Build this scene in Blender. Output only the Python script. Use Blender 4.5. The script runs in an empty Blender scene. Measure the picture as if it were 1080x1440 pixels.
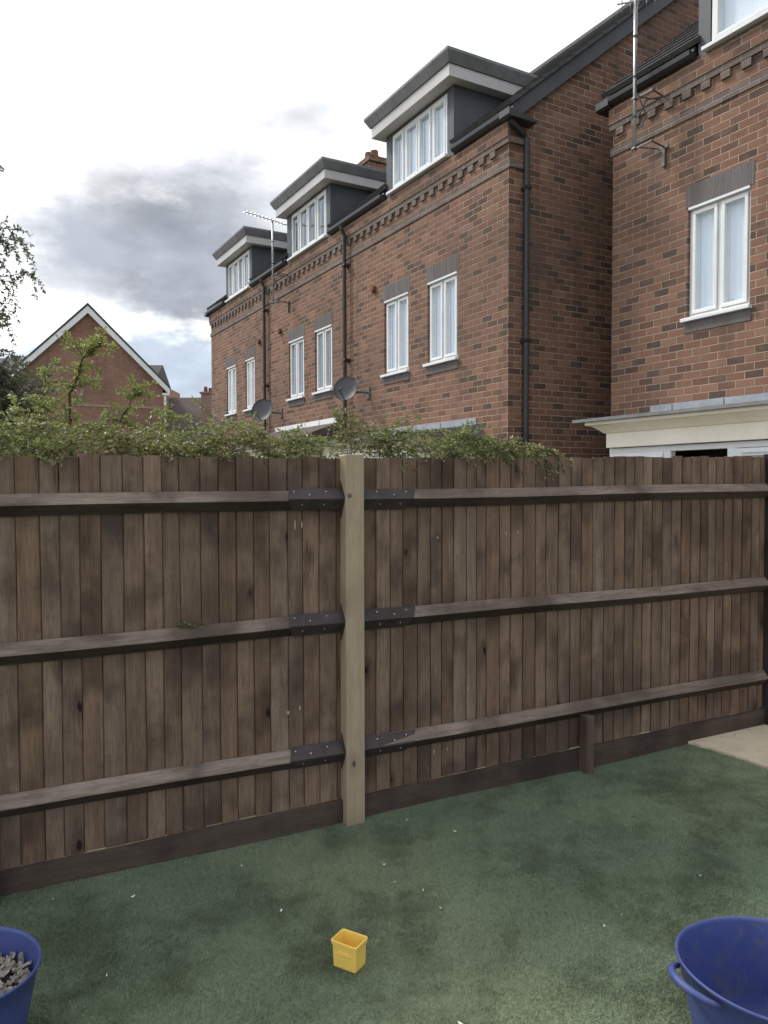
import bpy, math, random
import numpy as np
from mathutils import Vector, Matrix
random.seed(7); rng = np.random.default_rng(7)
S = bpy.context.scene
COL = S.collection

# ------------------------------------------------------------------ camera
EYE = 1.70
cd = bpy.data.cameras.new('camera'); cam = bpy.data.objects.new('camera', cd); COL.objects.link(cam)
cd.sensor_fit = 'VERTICAL'; cd.sensor_height = 24.0; cd.lens = 1075/1440*24.0
cd.clip_start = 0.05; cd.clip_end = 2000
cam.matrix_world = Matrix.Translation((0, 0, EYE)) @ Matrix.Rotation(math.pi/2 - math.atan(38/1075), 4, 'X') @ Matrix.Rotation(-0.002, 4, 'Z')
S.camera = cam
S.view_settings.view_transform = 'Standard'; S.view_settings.look = 'None'
S.view_settings.gamma = 1.0; S.view_settings.use_curve_mapping = False
S.view_settings.exposure = 0.35

# ------------------------------------------------------------------ sky (world) and sun
SUN_EL, SUN_AZ = math.radians(46), math.radians(-62)     # azimuth from +Y, negative = left
w = bpy.data.worlds.new('World'); S.world = w; w.use_nodes = True
nt = w.node_tree; nt.nodes.clear()
class G:
    """tiny node-graph helper"""
    def __init__(s, nt): s.nt = nt
    def n(s, typ, ins=None, **kw):
        nd = s.nt.nodes.new(typ)
        for k, v in kw.items(): setattr(nd, k, v)
        if ins:
            for k, v in ins.items():
                if isinstance(v, bpy.types.NodeSocket): s.nt.links.new(v, nd.inputs[k])
                else: nd.inputs[k].default_value = v
        return nd
    def m(s, op, a, b=0.0, c=None, clamp=False):
        ins = {0: a, 1: b}
        if c is not None: ins[2] = c
        return s.n('ShaderNodeMath', ins, operation=op, use_clamp=clamp).outputs[0]
    def mix(s, f, a, b, mode='MIX'):
        nd = s.n('ShaderNodeMix', data_type='RGBA', blend_type=mode)
        for k, v in ((0, f), (6, a), (7, b)):
            if isinstance(v, bpy.types.NodeSocket): s.nt.links.new(v, nd.inputs[k])
            else: nd.inputs[k].default_value = (tuple(v)+(1,))[:4] if k else v
        return nd.outputs[2]
    def ss(s, x, lo, hi, a=0.0, b=1.0):
        nd = s.n('ShaderNodeMapRange', {0: x, 1: lo, 2: hi, 3: a, 4: b}, interpolation_type='SMOOTHSTEP')
        return nd.outputs[0]
    def noise(s, vec, scale, detail=4, rough=.55, col=False):
        nd = s.n('ShaderNodeTexNoise', {'Vector': vec, 'Scale': scale, 'Detail': detail, 'Roughness': rough})
        return nd.outputs[1] if col else nd.outputs[0]
g = G(nt)
tc = g.n('ShaderNodeTexCoord').outputs['Generated']
sky = g.n('ShaderNodeTexSky', sky_type='NISHITA', sun_disc=False, sun_elevation=SUN_EL, sun_rotation=SUN_AZ, dust_density=2.0)
sky_c = g.mix(1.0, sky.outputs[0], (0.10, 0.10, 0.10), 'MULTIPLY')
xyz = g.n('ShaderNodeSeparateXYZ', {0: tc})
dx, dy, dz = xyz.outputs
yy = g.m('MAXIMUM', dy, 0.05)
warp = g.noise(tc, 4.0, 6, .6, col=True)
wv = g.n('ShaderNodeSeparateColor', {0: warp})
a = g.m('ADD', g.m('DIVIDE', dx, yy), g.m('MULTIPLY', g.m('SUBTRACT', wv.outputs[0], .5), .30))
b = g.m('ADD', g.m('DIVIDE', dz, yy), g.m('MULTIPLY', g.m('SUBTRACT', wv.outputs[1], .5), .16))
tcs = g.n('ShaderNodeMapping', {0: tc, 3: (1, 1, 2.3)}).outputs[0]
puff = g.noise(tcs, 5.0, 9, .62)
lum = g.noise(tcs, 7.0, 7, .55)
front = g.ss(dy, .1, .3)
def cloud(a0, b0, ra, rb, soft, gain):
    u = g.m('DIVIDE', g.m('SUBTRACT', a, a0), ra); v = g.m('DIVIDE', g.m('SUBTRACT', b, b0), rb)
    r = g.m('SQRT', g.m('ADD', g.m('MULTIPLY', u, u), g.m('MULTIPLY', v, v)))
    r = g.m('ADD', r, g.m('MULTIPLY', g.m('SUBTRACT', puff, .5), 1.7))
    return g.m('MULTIPLY', g.m('MULTIPLY', g.ss(r, 1.0, 1.0-soft), gain), front)
white = (1.25, 1.27, 1.27)
c = g.mix(g.ss(g.noise(tcs, 3.0, 8, .6), .48, .72, 0, .75), white, (.77, .81, .88))
for (px, py, rx, ry, soft, gain, col) in [
        (230, 520, 330, 72, .50, .95, (.46, .54, .65)),
        (120, 380, 150, 62, .75, .75, (.40, .42, .47)),
        (210, 325, 230, 120, .80, .95, (.31, .335, .39)),
        (350, 320, 165, 140, .75, .90, (.31, .335, .39)),
        (140, 260, 90, 50, .9, .7, (.50, .51, .55)),
        (500, 210, 190, 90, .95, .6, (.62, .64, .70)),
        (470, 300, 170, 150, .9, .8, (.55, .57, .61)),
        (440, 165, 130, 62, .95, .75, (.60, .62, .66)),
        (310, 375, 150, 85, .6, .9, (.31, .335, .39)),
        (270, 512, 100, 52, .7, .8, (.48, .56, .66)),
        (250, 250, 190, 60, .95, .5, (.55, .56, .60)),
        (740, 90, 80, 30, .8, .6, (.62, .66, .74))]:
    c = g.mix(cloud((px-540)/1075, (682-py)/1075, rx/1075, ry/1075, soft, gain), c, g.mix(g.ss(lum, .32, .68), tuple(x*.86 for x in col), tuple(min(1, x*1.32) for x in col)))
# behind the camera the cover breaks up and blue sky shows
back = g.m('MULTIPLY', g.ss(dy, .15, -.35), g.ss(g.noise(tc, 1.7, 5, .6), .40, .60))
c = g.mix(g.m('MULTIPLY', back, .85), c, sky_c)
dl = g.n('ShaderNodeVectorMath', {0: tc, 1: (-.80, .38, .46)}, operation='DOT_PRODUCT').outputs['Value']
c = g.mix(g.ss(dl, .80, .97, 0, .75), c, (.80, .98, 1.25))  # bluish patch added to the unseen left sky to tint the window reflections
below = g.ss(dz, 0.0, -.05)
c = g.mix(below, c, (.12, .12, .11))
bg = g.n('ShaderNodeBackground', {0: c, 1: 1.0})
out = g.n('ShaderNodeOutputWorld', {0: bg.outputs[0]})

sd = bpy.data.lights.new('sun', 'SUN'); sd.energy = 2.3; sd.angle = math.radians(10); sd.color = (1, .93, .82)
sun = bpy.data.objects.new('sun', sd); COL.objects.link(sun)
sdir = Vector((math.sin(SUN_AZ)*math.cos(SUN_EL), math.cos(SUN_AZ)*math.cos(SUN_EL), math.sin(SUN_EL)))
sun.rotation_euler = (-sdir).to_track_quat('-Z', 'Y').to_euler()

# ------------------------------------------------------------------ materials
def mat(name, col, rough=.8, spec=.3, metal=0.0, build=None):
    m = bpy.data.materials.new(name); m.use_nodes = True
    t = m.node_tree; p = t.nodes['Principled BSDF']
    p.inputs['Base Color'].default_value = (*col, 1); p.inputs['Roughness'].default_value = rough
    p.inputs['Specular IOR Level'].default_value = spec; p.inputs['Metallic'].default_value = metal
    if build: build(G(t), p, t)
    return m
def link(t, a, b): t.links.new(a, b)
def bump(g_, t, p, h, dist, strength=.6):
    b_ = g_.n('ShaderNodeBump', {'Height': h, 'Distance': dist, 'Strength': strength})
    link(t, b_.outputs[0], p.inputs['Normal'])
def mottled(name, c1, c2, scale=6, rough=.8, spec=.3, bumpd=0.002, metal=0, stretch=(1, 1, 1)):
    def f(g_, p, t):
        o = g_.n('ShaderNodeTexCoord').outputs['Object']
        o = g_.n('ShaderNodeMapping', {0: o, 3: stretch}).outputs[0]
        n1 = g_.noise(o, scale, 6, .62); n2 = g_.noise(o, scale*7, 4, .6)
        x = g_.ss(g_.m('ADD', g_.m('MULTIPLY', n1, .7), g_.m('MULTIPLY', n2, .3)), .35, .65)
        link(t, g_.mix(x, c1, c2), p.inputs['Base Color'])
        bump(g_, t, p, n2, bumpd)
    return mat(name, c1, rough, spec, metal, f)

def brick_mat(name, ramp, mortar, soldier=False, dark=1.0):
    def f(g_, p, t):
        o = g_.n('ShaderNodeTexCoord').outputs['Object']
        s = g_.n('ShaderNodeSeparateXYZ', {0: o})
        h = g_.m('ADD', s.outputs[0], s.outputs[1])
        wob = g_.m('SUBTRACT', g_.noise(o, 14.0, 4, .65), .5); wob2 = g_.m('SUBTRACT', g_.noise(o, 23.0, 3, .6), .5)
        if soldier: v = g_.n('ShaderNodeCombineXYZ', {0: g_.m('ADD', g_.m('MULTIPLY', s.outputs[2], .0), 7.2), 1: g_.m('ADD', h, 50.0)}).outputs[0]
        else: v = g_.n('ShaderNodeCombineXYZ', {0: g_.m('ADD', g_.m('ADD', h, 50.0), g_.m('MULTIPLY', wob2, .012)), 1: g_.m('ADD', g_.m('ADD', s.outputs[2], 5.0), g_.m('MULTIPLY', wob, .012))}).outputs[0]
        bt = g_.n('ShaderNodeTexBrick', {'Vector': v, 'Color1': (0, 0, 0, 1), 'Color2': (1, 1, 1, 1), 'Mortar': (0, 0, 0, 1), 'Scale': 1.0,
             'Mortar Size': .0075 if not soldier else .005, 'Mortar Smooth': .6, 'Bias': 0.0, 'Brick Width': .50 if soldier else .200, 'Row Height': .072 if soldier else .077}, offset=0.0 if soldier else .5, squash=1.0)
        cr = g_.n('ShaderNodeValToRGB', {0: bt.outputs[0]})
        e = cr.color_ramp.elements
        e[0].position = ramp[0][0]; e[0].color = (*ramp[0][1], 1); e[1].position = ramp[-1][0]; e[1].color = (*ramp[-1][1], 1)
        for pos, cc in ramp[1:-1]:
            x = e.new(pos); x.color = (*cc, 1)
        cr.color_ramp.interpolation = 'LINEAR'
        n1 = g_.noise(o, 60.0, 5, .65); n2 = g_.noise(o, .55, 4, .5); n3 = g_.noise(o, 6.0, 4, .6)
        base = g_.mix(g_.ss(n1, .3, .75, 0, .5), cr.outputs[0], (.10, .060, .048))
        base = g_.mix(g_.ss(n3, .45, .75, 0, .35), base, (.30, .17, .12))
        col = g_.mix(bt.outputs[1], base, g_.mix(g_.ss(n3, .4, .7), mortar, tuple(x*.7 for x in mortar)))
        col = g_.mix(g_.ss(n2, .40, .66, 0, .42), col, (.11, .08, .066))     # weather staining in broad patches
        drip = g_.noise(g_.n('ShaderNodeMapping', {0: o, 3: (3.2, 3.2, .35)}).outputs[0], 1.0, 5, .6)
        col = g_.mix(g_.ss(drip, .52, .72, 0, .38), col, (.075, .060, .052))
        link(t, col, p.inputs['Base Color'])
        hgt = g_.m('SUBTRACT', g_.m('MULTIPLY', n1, .25), bt.outputs[1])
        bump(g_, t, p, hgt, .006, .8)
    return mat(name, (.3, .15, .1), .9, .2, 0, f)
RAMP = [(0.0, (.085, .058, .048)), (.12, (.115, .072, .057)), (.26, (.195, .102, .072)), (.5, (.240, .124, .084)), (.8, (.278, .146, .098)), (1.0, (.32, .178, .122))]
M = {}
M['brick'] = brick_mat('red_brick', RAMP, (.39, .32, .245))
M['soldier'] = brick_mat('grey_soldier_brick', [(0, (.135, .135, .14)), (1, (.18, .18, .185))], (.24, .23, .22), soldier=True)
M['greybrick'] = brick_mat('grey_band_brick', [(0, (.155, .130, .120)), (.6, (.19, .160, .148)), (1, (.235, .205, .19))], (.32, .29, .26))
M['farbrick'] = brick_mat('far_orange_brick', [(0, (.29, .150, .110)), (.5, (.33, .175, .128)), (1, (.37, .20, .148))], (.34, .25, .20))
M['upvc'] = mottled('white_upvc', (.78, .79, .80), (.70, .71, .72), 3, .35, .5, .0003)
M['fascia'] = mottled('cream_fascia_paint', (.92, .86, .76), (.84, .77, .66), 2.2, .5, .4, .0005)
M['soffit'] = mottled('dull_white_soffit', (.56, .54, .54), (.47, .45, .45), 2.2, .5, .4, .0005)
M['palebrick'] = mottled('pale_brick_course', (.36, .25, .20), (.30, .20, .16), 6)
M['grp'] = mottled('weathered_grey_grp', (.22, .22, .225), (.15, .15, .155), 3, .6, .4, .001)
M['dormgrey'] = mottled('dark_grey_cladding', (.075, .082, .092), (.055, .060, .068), 2.0, .55, .4, .0006)
M['lead'] = mottled('lead_flashing', (.34, .36, .40), (.24, .26, .29), 5, .45, .5, .001)
M['tile'] = mottled('dark_roof_tile', (.085, .082, .082), (.05, .048, .05), 9, .75, .35, .003)
M['darktile'] = mottled('charcoal_roof_tile', (.05, .05, .052), (.032, .032, .034), 9, .75, .35, .003)
M['brown_tile'] = mottled('brown_roof_tile', (.135, .108, .10), (.10, .08, .075), 5, .85, .2, .004)
M['blackpl'] = mottled('black_gutter_plastic', (.022, .022, .024), (.035, .034, .034), 4, .4, .5, .0004)
M['brownpipe'] = mottled('brown_black_pipe', (.045, .03, .028), (.03, .025, .025), 4, .45, .5, .0004)
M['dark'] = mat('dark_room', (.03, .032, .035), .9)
M['alu'] = mottled('dull_aluminium', (.55, .56, .57), (.42, .43, .44), 14, .38, .5, .0003, metal=.7)
M['steel'] = mottled('galvanised_steel', (.09, .085, .085), (.17, .16, .155), 20, .5, .5, .0005, metal=.4)
M['dish'] = mottled('dark_grey_dish', (.075, .078, .085), (.10, .10, .108), 5, .55, .4, .0003)
M['blind_pale'] = mottled('pale_curtain', (.88, .92, .97), (.86, .90, .95), 2.0, .9, .1, .0003, stretch=(9, 9, .3))
M['blind_dark'] = mottled('dark_curtain', (.05, .055, .06), (.02, .022, .025), 3, .9, .1, .002, stretch=(6, 6, .4))
M['terracotta'] = mottled('terracotta', (.22, .085, .055), (.15, .06, .045), 8)

def glass():
    m = bpy.data.materials.new('window_glass'); m.use_nodes = True; t = m.node_tree; t.nodes.clear(); g_ = G(t)
    fr = g_.n('ShaderNodeFresnel', {'IOR': 1.95})
    o = g_.n('ShaderNodeTexCoord').outputs['Object']
    bp = g_.n('ShaderNodeBump', {'Height': g_.noise(o, 1.6, 2), 'Distance': .01, 'Strength': .35})
    gl = g_.n('ShaderNodeBsdfGlossy', {'Roughness': .02, 'Normal': bp.outputs[0], 'Color': (1, 1, 1, 1)})
    tr = g_.n('ShaderNodeBsdfTransparent', {0: (.95, .97, .98, 1)})
    ff = g_.m('MULTIPLY', fr.outputs[0], g_.m('SUBTRACT', 1.0, g_.n('ShaderNodeNewGeometry').outputs['Backfacing']))
    mx = g_.n('ShaderNodeMixShader', {0: ff, 1: tr.outputs[0], 2: gl.outputs[0]})
    g_.n('ShaderNodeOutputMaterial', {0: mx.outputs[0]})
    return m
M['glass'] = glass()

def wood_mat(name, light, mid, dark, knots=True, island=True, green=0.0, grain_axis='z', rough=.85, stains=1.0):
    def f(g_, p, t):
        o = g_.n('ShaderNodeTexCoord').outputs['Object']
        rnd = g_.n('ShaderNodeNewGeometry').outputs['Random Per Island']
        sh = g_.n('ShaderNodeCombineXYZ', {0: g_.m('MULTIPLY', rnd, 13.0), 2: g_.m('MULTIPLY', rnd, 37.0)}).outputs[0]
        v = g_.n('ShaderNodeVectorMath', {0: o, 1: sh}, operation='ADD').outputs[0]
        sc = {'z': (1, 1, .07), 'x': (.07, 1, 1)}[grain_axis]
        vg = g_.n('ShaderNodeMapping', {0: v, 3: sc}).outputs[0]
        wz = g_.noise(v, 3.5, 3, .5, col=True)
        vw = g_.n('ShaderNodeVectorMath', {0: vg, 1: g_.n('ShaderNodeVectorMath', {0: wz, 3: .02}, operation='SCALE').outputs[0]}, operation='ADD').outputs[0]
        fine = g_.noise(vw, 170.0, 4, .7); med = g_.noise(vw, 30.0, 4, .6); big = g_.noise(v, 2.6, 4, .55)
        col = g_.mix(g_.ss(med, .34, .66), mid, light)
        col = g_.mix(g_.ss(fine, .42, .72, 0, .55), col, dark)
        col = g_.mix(g_.ss(big, .46, .68, 0, .75*stains), col, dark)
        bz = g_.noise(o, 1.25, 4, .6)
        col = g_.mix(g_.ss(bz, .46, .66, 0, .65*stains), col, dark)
        if island:
            hs = g_.n('ShaderNodeHueSaturation', {'Hue': .5, 'Saturation': g_.ss(rnd, 0, 1, .85, 1.05), 'Value': g_.m('ADD', .86, g_.m('MULTIPLY', g_.n('ShaderNodeTexWhiteNoise', {'W': rnd}, noise_dimensions='1D').outputs[0]  , .36)), 'Color': col})
            col = hs.outputs[0]
        h = g_.m('ADD', g_.m('MULTIPLY', fine, .5), g_.m('MULTIPLY', med, .5))
        if knots:
            ks = {'z': (7.5, 0, 3.6), 'x': (2.6, 0, 7)}[grain_axis]
            kv = g_.n('ShaderNodeMapping', {0: v, 3: ks}).outputs[0]
            vo = g_.n('ShaderNodeTexVoronoi', {'Vector': g_.n('ShaderNodeVectorMath', {0: kv, 1: g_.n('ShaderNodeVectorMath', {0: wz, 3: .35}, operation='SCALE').outputs[0]}, operation='ADD').outputs[0], 'Scale': 1.0})
            sel = g_.m('GREATER_THAN', g_.n('ShaderNodeSeparateColor', {0: vo.outputs[1]}).outputs[0], .48)
            halo = g_.m('MULTIPLY', g_.ss(vo.outputs[0], .42, .06, 0, .85), sel)
            kn = g_.m('MULTIPLY', g_.ss(vo.outputs[0], .11, .06), sel)
            col = g_.mix(g_.m('MULTIPLY', halo, g_.ss(fine, .3, .6, .35, 1)), col, dark)
            col = g_.mix(kn, col, tuple(x*.35 for x in dark))
        if green:
            col = g_.mix(g_.ss(g_.noise(o, 3.1, 5, .65), .55, .72, 0, green), col, (.055, .075, .035))
        link(t, col, p.inputs['Base Color'])
        bump(g_, t, p, h, .0016, .8)
    return mat(name, mid, rough, .25, 0, f)
M['board'] = wood_mat('brown_fence_board', (.238, .162, .112), (.180, .118, .082), (.056, .034, .028), green=.12)
M['rail'] = wood_mat('weathered_rail', (.315, .262, .215), (.215, .170, .136), (.080, .056, .045), grain_axis='x', knots=True, green=.25)
M['railshade'] = wood_mat('shaded_rail_underside', (.085, .062, .050), (.060, .044, .036), (.030, .022, .019), grain_axis='x', knots=False)  # shade under the rails, painted as a darker copy of the wood
M['gravel'] = wood_mat('damp_gravel_board', (.115, .085, .068), (.090, .066, .054), (.042, .030, .026), grain_axis='x', knots=False, green=.3)
M['post'] = wood_mat('pale_new_timber', (.44, .345, .245), (.38, .30, .21), (.27, .21, .15), knots=True, island=False, stains=.6, rough=.75)
M['darkpost'] = wood_mat('shaded_post', (.045, .036, .032), (.030, .025, .023), (.015, .013, .012), knots=False, island=False)  # the corner post's shadow is put into its near-black colour
M['bracket'] = mottled('dark_bracket_paint', (.040, .032, .033), (.070, .058, .058), 7, .62, .3, .0004)
M['screw'] = mat('bright_screw', (.75, .75, .72), .3, .6, .6)
M['rawwood'] = mottled('raw_wood_scuff', (.42, .33, .22), (.30, .23, .16), 40)

def lawn_col(g_, t):
    o = g_.n('ShaderNodeNewGeometry').outputs['Position']
    n1 = g_.noise(o, 1.3, 6, .62); n2 = g_.noise(o, 5.0, 5, .65); n3 = g_.noise(o, 45.0, 3, .6); n4 = g_.noise(o, .55, 3, .5)
    col = g_.mix(g_.ss(n4, .35, .65), (.150, .205, .138), (.240, .280, .180))
    x = g_.m('ADD', g_.m('MULTIPLY', n1, .6), g_.m('MULTIPLY', n2, .4))
    col = g_.mix(g_.ss(x, .455, .605, 0, .70), col, (.080, .098, .058))       # trodden, dirty patches
    col = g_.mix(g_.ss(n2, .62, .76, 0, .18), col, (.14, .13, .08))
    col = g_.mix(g_.ss(n3, .35, .7, 0, .15), col, (.10, .14, .09))
    return col
def lawn_f(g_, p, t):
    link(t, lawn_col(g_, t), p.inputs['Base Color'])
    o = g_.n('ShaderNodeNewGeometry').outputs['Position']
    bump(g_, t, p, g_.noise(o, 260, 3, .7), .006, 1.0)
M['lawn'] = mat('artificial_turf', (.07, .1, .06), .95, .1, 0, lawn_f)
def blade_f(g_, p, t):
    r = g_.n('ShaderNodeNewGeometry').outputs['Random Per Island']
    c0 = lawn_col(g_, t)
    c1 = g_.n('ShaderNodeHueSaturation', {'Hue': g_.m('ADD', .47, g_.m('MULTIPLY', r, .05)), 'Saturation': .95, 'Value': g_.m('ADD', .98, g_.m('MULTIPLY', r, .30)), 'Color': c0}).outputs[0]
    link(t, c1, p.inputs['Base Color'])
M['blade'] = mat('artificial_grass_blade', (.07, .1, .06), .6, .25, 0, blade_f)
M['sand'] = mottled('pale_sandy_paving', (.66, .57, .43), (.54, .46, .34), 6, .95, .1, .004)
M['ground'] = mottled('rough_ground', (.16, .14, .10), (.08, .09, .05), 1.3, .95, .1, .02)
M['blue'] = mottled('blue_rubber_plastic', (.062, .070, .235), (.050, .056, .18), 5, .42, .45, .0004)
def scuffed(name, c1, c2, dirt, scratch):
    def f(g_, p, t):
        o = g_.n('ShaderNodeTexCoord').outputs['Object']
        n1 = g_.noise(o, 5, 6, .62); n2 = g_.noise(o, 22, 5, .65)
        sv = g_.n('ShaderNodeMapping', {0: o, 2: (.5, .3, .8), 3: (60, 6, 6)}).outputs[0]
        n3 = g_.noise(sv, 2.5, 4, .7)
        col = g_.mix(n1, c1, c2)
        col = g_.mix(g_.m('MULTIPLY', g_.ss(n3, .60, .70), g_.ss(n1, .42, .6, 0, .55)), col, scratch)
        sz = g_.n('ShaderNodeSeparateXYZ', {0: o}).outputs[2]
        col = g_.mix(g_.m('MULTIPLY', g_.ss(n2, .48, .68), g_.ss(n1, .38, .6, 0, .5)), col, dirt)
        link(t, col, p.inputs['Base Color']); link(t, g_.ss(n2, .3, .7, .30, .62), p.inputs['Roughness'])
        bump(g_, t, p, n1, .004, .3)
    return mat(name, c1, .45, .45, 0, f)
M['blue'] = scuffed('blue_rubber_plastic', (.052, .076, .25), (.044, .062, .195), (.10, .10, .12), (.16, .17, .34))
M['yellow'] = mottled('yellow_plastic', (.92, .65, .15), (.88, .60, .13), 8, .38, .5, .0003)
M['chips'] = mottled('wood_chip', (.38, .35, .31), (.13, .115, .10), 30, .9, .1, .002)
M['soil'] = mottled('dark_compost', (.05, .04, .032), (.025, .02, .017), 30, .95, .1, .006)
M['petal'] = mat('pale_petal', (.75, .74, .66), .7)
M['rubble'] = mottled('pale_rubble', (.62, .58, .50), (.45, .42, .36), 20, .95)
M['bark'] = mottled('twig_bark', (.11, .075, .055), (.065, .048, .04), 20, .9, .1, .001)
def leaf_mat(name, c1, c2, c3, trans=.35):
    m = bpy.data.materials.new(name); m.use_nodes = True; t = m.node_tree; t.nodes.clear(); g_ = G(t)
    r = g_.n('ShaderNodeNewGeometry').outputs['Random Per Island']
    o = g_.n('ShaderNodeNewGeometry').outputs['Position']
    col = g_.mix(g_.ss(r, .1, .9), c1, c2)
    col = g_.mix(g_.ss(g_.noise(o, 3.0, 3), .45, .68, 0, .8), col, c3)
    pr = g_.n('ShaderNodeBsdfPrincipled', {'Base Color': col, 'Roughness': .42, 'Specular IOR Level': .5})
    tl = g_.n('ShaderNodeBsdfTranslucent', {0: g_.mix(.5, col, (.25, .32, .06))})
    mx = g_.n('ShaderNodeMixShader', {0: trans, 1: pr.outputs[0], 2: tl.outputs[0]})
    g_.n('ShaderNodeOutputMaterial', {0: mx.outputs[0]})
    return m
M['leaf_shrub'] = leaf_mat('small_glossy_leaf', (.120, .140, .062), (.31, .33, .160), (.25, .20, .120), .42)
M['leaf_lime'] = leaf_mat('lime_leaf', (.20, .23, .085), (.33, .35, .14), (.24, .20, .10), .5)
M['leaf_birch'] = leaf_mat('grey_green_leaf', (.12, .13, .105), (.17, .18, .145), (.12, .12, .10), .3)

# ------------------------------------------------------------------ mesh builder
class MB:
    def __init__(s): s.v = []; s.f = []; s.m = []
    def poly(s, pts, mi=0):
        k = len(s.v); s.v += [tuple(p) for p in pts]; s.f.append(tuple(range(k, k+len(pts)))); s.m.append(mi)
    def box(s, x0, x1, y0, y1, z0, z1, mi=0):
        k = len(s.v)
        s.v += [(x0,y0,z0),(x1,y0,z0),(x1,y1,z0),(x0,y1,z0),(x0,y0,z1),(x1,y0,z1),(x1,y1,z1),(x0,y1,z1)]
        for q in ((0,3,2,1),(4,5,6,7),(0,1,5,4),(1,2,6,5),(2,3,7,6),(3,0,4,7)): s.f.append(tuple(k+i for i in q)); s.m.append(mi)
        return s
    def prism(s, prof, a0, a1, axis='x', mi=0):
        """closed profile extruded along an axis. prof: (u,v) pairs; x -> (y,z), y -> (x,z), z -> (x,y)"""
        def P(u, v, a): return {'x': (a, u, v), 'y': (u, a, v), 'z': (u, v, a)}[axis]
        k = len(s.v); n = len(prof)
        s.v += [P(u, v, a0) for u, v in prof] + [P(u, v, a1) for u, v in prof]
        for i in range(n):
            j = (i+1) % n; s.f.append((k+i, k+j, k+n+j, k+n+i)); s.m.append(mi)
        s.f.append(tuple(k+i for i in reversed(range(n)))); s.m.append(mi)
        s.f.append(tuple(k+n+i for i in range(n))); s.m.append(mi)
        return s
    def tube(s, pts, r, seg=8, mi=0, caps=True):
        pts = [Vector(p) for p in pts]; rs = r if isinstance(r, (list, tuple)) else [r]*len(pts)
        k = len(s.v)
        up = None
        for i, p in enumerate(pts):
            d = (pts[min(i+1, len(pts)-1)] - pts[max(i-1, 0)]).normalized()
            if up is None: up = d.orthogonal().normalized()
            up = (up - d*up.dot(d)).normalized(); sv = d.cross(up)
            for q in range(seg):
                t = 2*math.pi*q/seg
                s.v.append(tuple(p + (up*math.cos(t)+sv*math.sin(t))*rs[i]))
        for i in range(len(pts)-1):
            for q in range(seg):
                q2 = (q+1) % seg
                s.f.append((k+i*seg+q, k+i*seg+q2, k+(i+1)*seg+q2, k+(i+1)*seg+q)); s.m.append(mi)
        if caps:
            s.f.append(tuple(k+q for q in reversed(range(seg)))); s.m.append(mi)
            e = k+(len(pts)-1)*seg; s.f.append(tuple(e+q for q in range(seg))); s.m.append(mi)
        return s
    def shift(s, d): s.v = [(x-d[0], y-d[1], z-d[2]) for x, y, z in s.v]; return s
    def build(s, name, mats, parent=None, smooth=False, bevel=0):
        me = bpy.data.meshes.new(name); me.from_pydata(s.v, [], s.f)
        for m_ in (mats if isinstance(mats, (list, tuple)) else [mats]): me.materials.append(M[m_])
        me.polygons.foreach_set('material_index', s.m)
        if smooth: me.polygons.foreach_set('use_smooth', [True]*len(s.f))
        me.update()
        o = bpy.data.objects.new(name, me); COL.objects.link(o)
        if parent: o.parent = parent
        if bevel:
            b_ = o.modifiers.new('bevel', 'BEVEL'); b_.width = bevel; b_.segments = 2; b_.limit_method = 'ANGLE'
        return o
def np_mesh(name, V, F, mats, parent=None, mi=None):
    """V (n,3) array, F (m,k) array of equal-size faces"""
    me = bpy.data.meshes.new(name); m, k = F.shape
    me.vertices.add(len(V)); me.vertices.foreach_set('co', V.astype(np.float32).ravel())
    me.loops.add(m*k); me.loops.foreach_set('vertex_index', F.astype(np.int32).ravel())
    me.polygons.add(m); me.polygons.foreach_set('loop_start', np.arange(0, m*k, k, dtype=np.int32))
    for x in (mats if isinstance(mats, (list, tuple)) else [mats]): me.materials.append(M[x])
    me.update(calc_edges=True)
    o = bpy.data.objects.new(name, me); COL.objects.link(o)
    if parent: o.parent = parent
    return o
def tag(o, label=None, cat=None, group=None, kind=None):
    for k, v in (('label', label), ('category', cat), ('group', group), ('kind', kind)):
        if v: o[k] = v
    return o
def thing(name, loc=(0, 0, 0), rz=0.0):
    o = bpy.data.objects.new(name, None); o.location = loc; o.rotation_euler = (0, 0, rz); COL.objects.link(o); return o
def copy_tree(o, parent=None):
    c_ = o.copy(); COL.objects.link(c_)
    if parent: c_.parent = parent
    for ch in o.children: copy_tree(ch, c_)
    return c_

# ------------------------------------------------------------------ frames of reference
# terrace frame: x along the facades (towards the right/near), y into the houses
TH = math.atan2(610, 1075)
RZ = -(math.pi/2 - TH)                       # rotation of the terrace frame
EX = Vector((math.sin(TH), -math.cos(TH), 0)); EY = Vector((math.cos(TH), math.sin(TH), 0))
def T2W(x, y, z=0): return EX*x + EY*y + Vector((0, 0, z))
# fence frame
FD = Vector((.91, .415, 0)).normalized(); FN = Vector((-FD.y, FD.x, 0)); FP = Vector((-.144, 3.86, 0)); FRZ = math.atan2(FD.y, FD.x)
def F2W(s, y, z=0): return FP + FD*s + FN*y + Vector((0, 0, z))
def ground_z(p): return .026*((Vector((p[0], p[1], 0))-FP).dot(FD))
BASE = -.30                                  # ground level beyond the fence

# ------------------------------------------------------------------ setting: ground, lawn, patio
R_ = 500
mb = MB(); mb.poly([(-R_, -R_, BASE), (R_, -R_, BASE), (R_, R_, BASE), (-R_, R_, BASE)])
tag(mb.build('ground', 'ground'), kind='structure')
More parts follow.
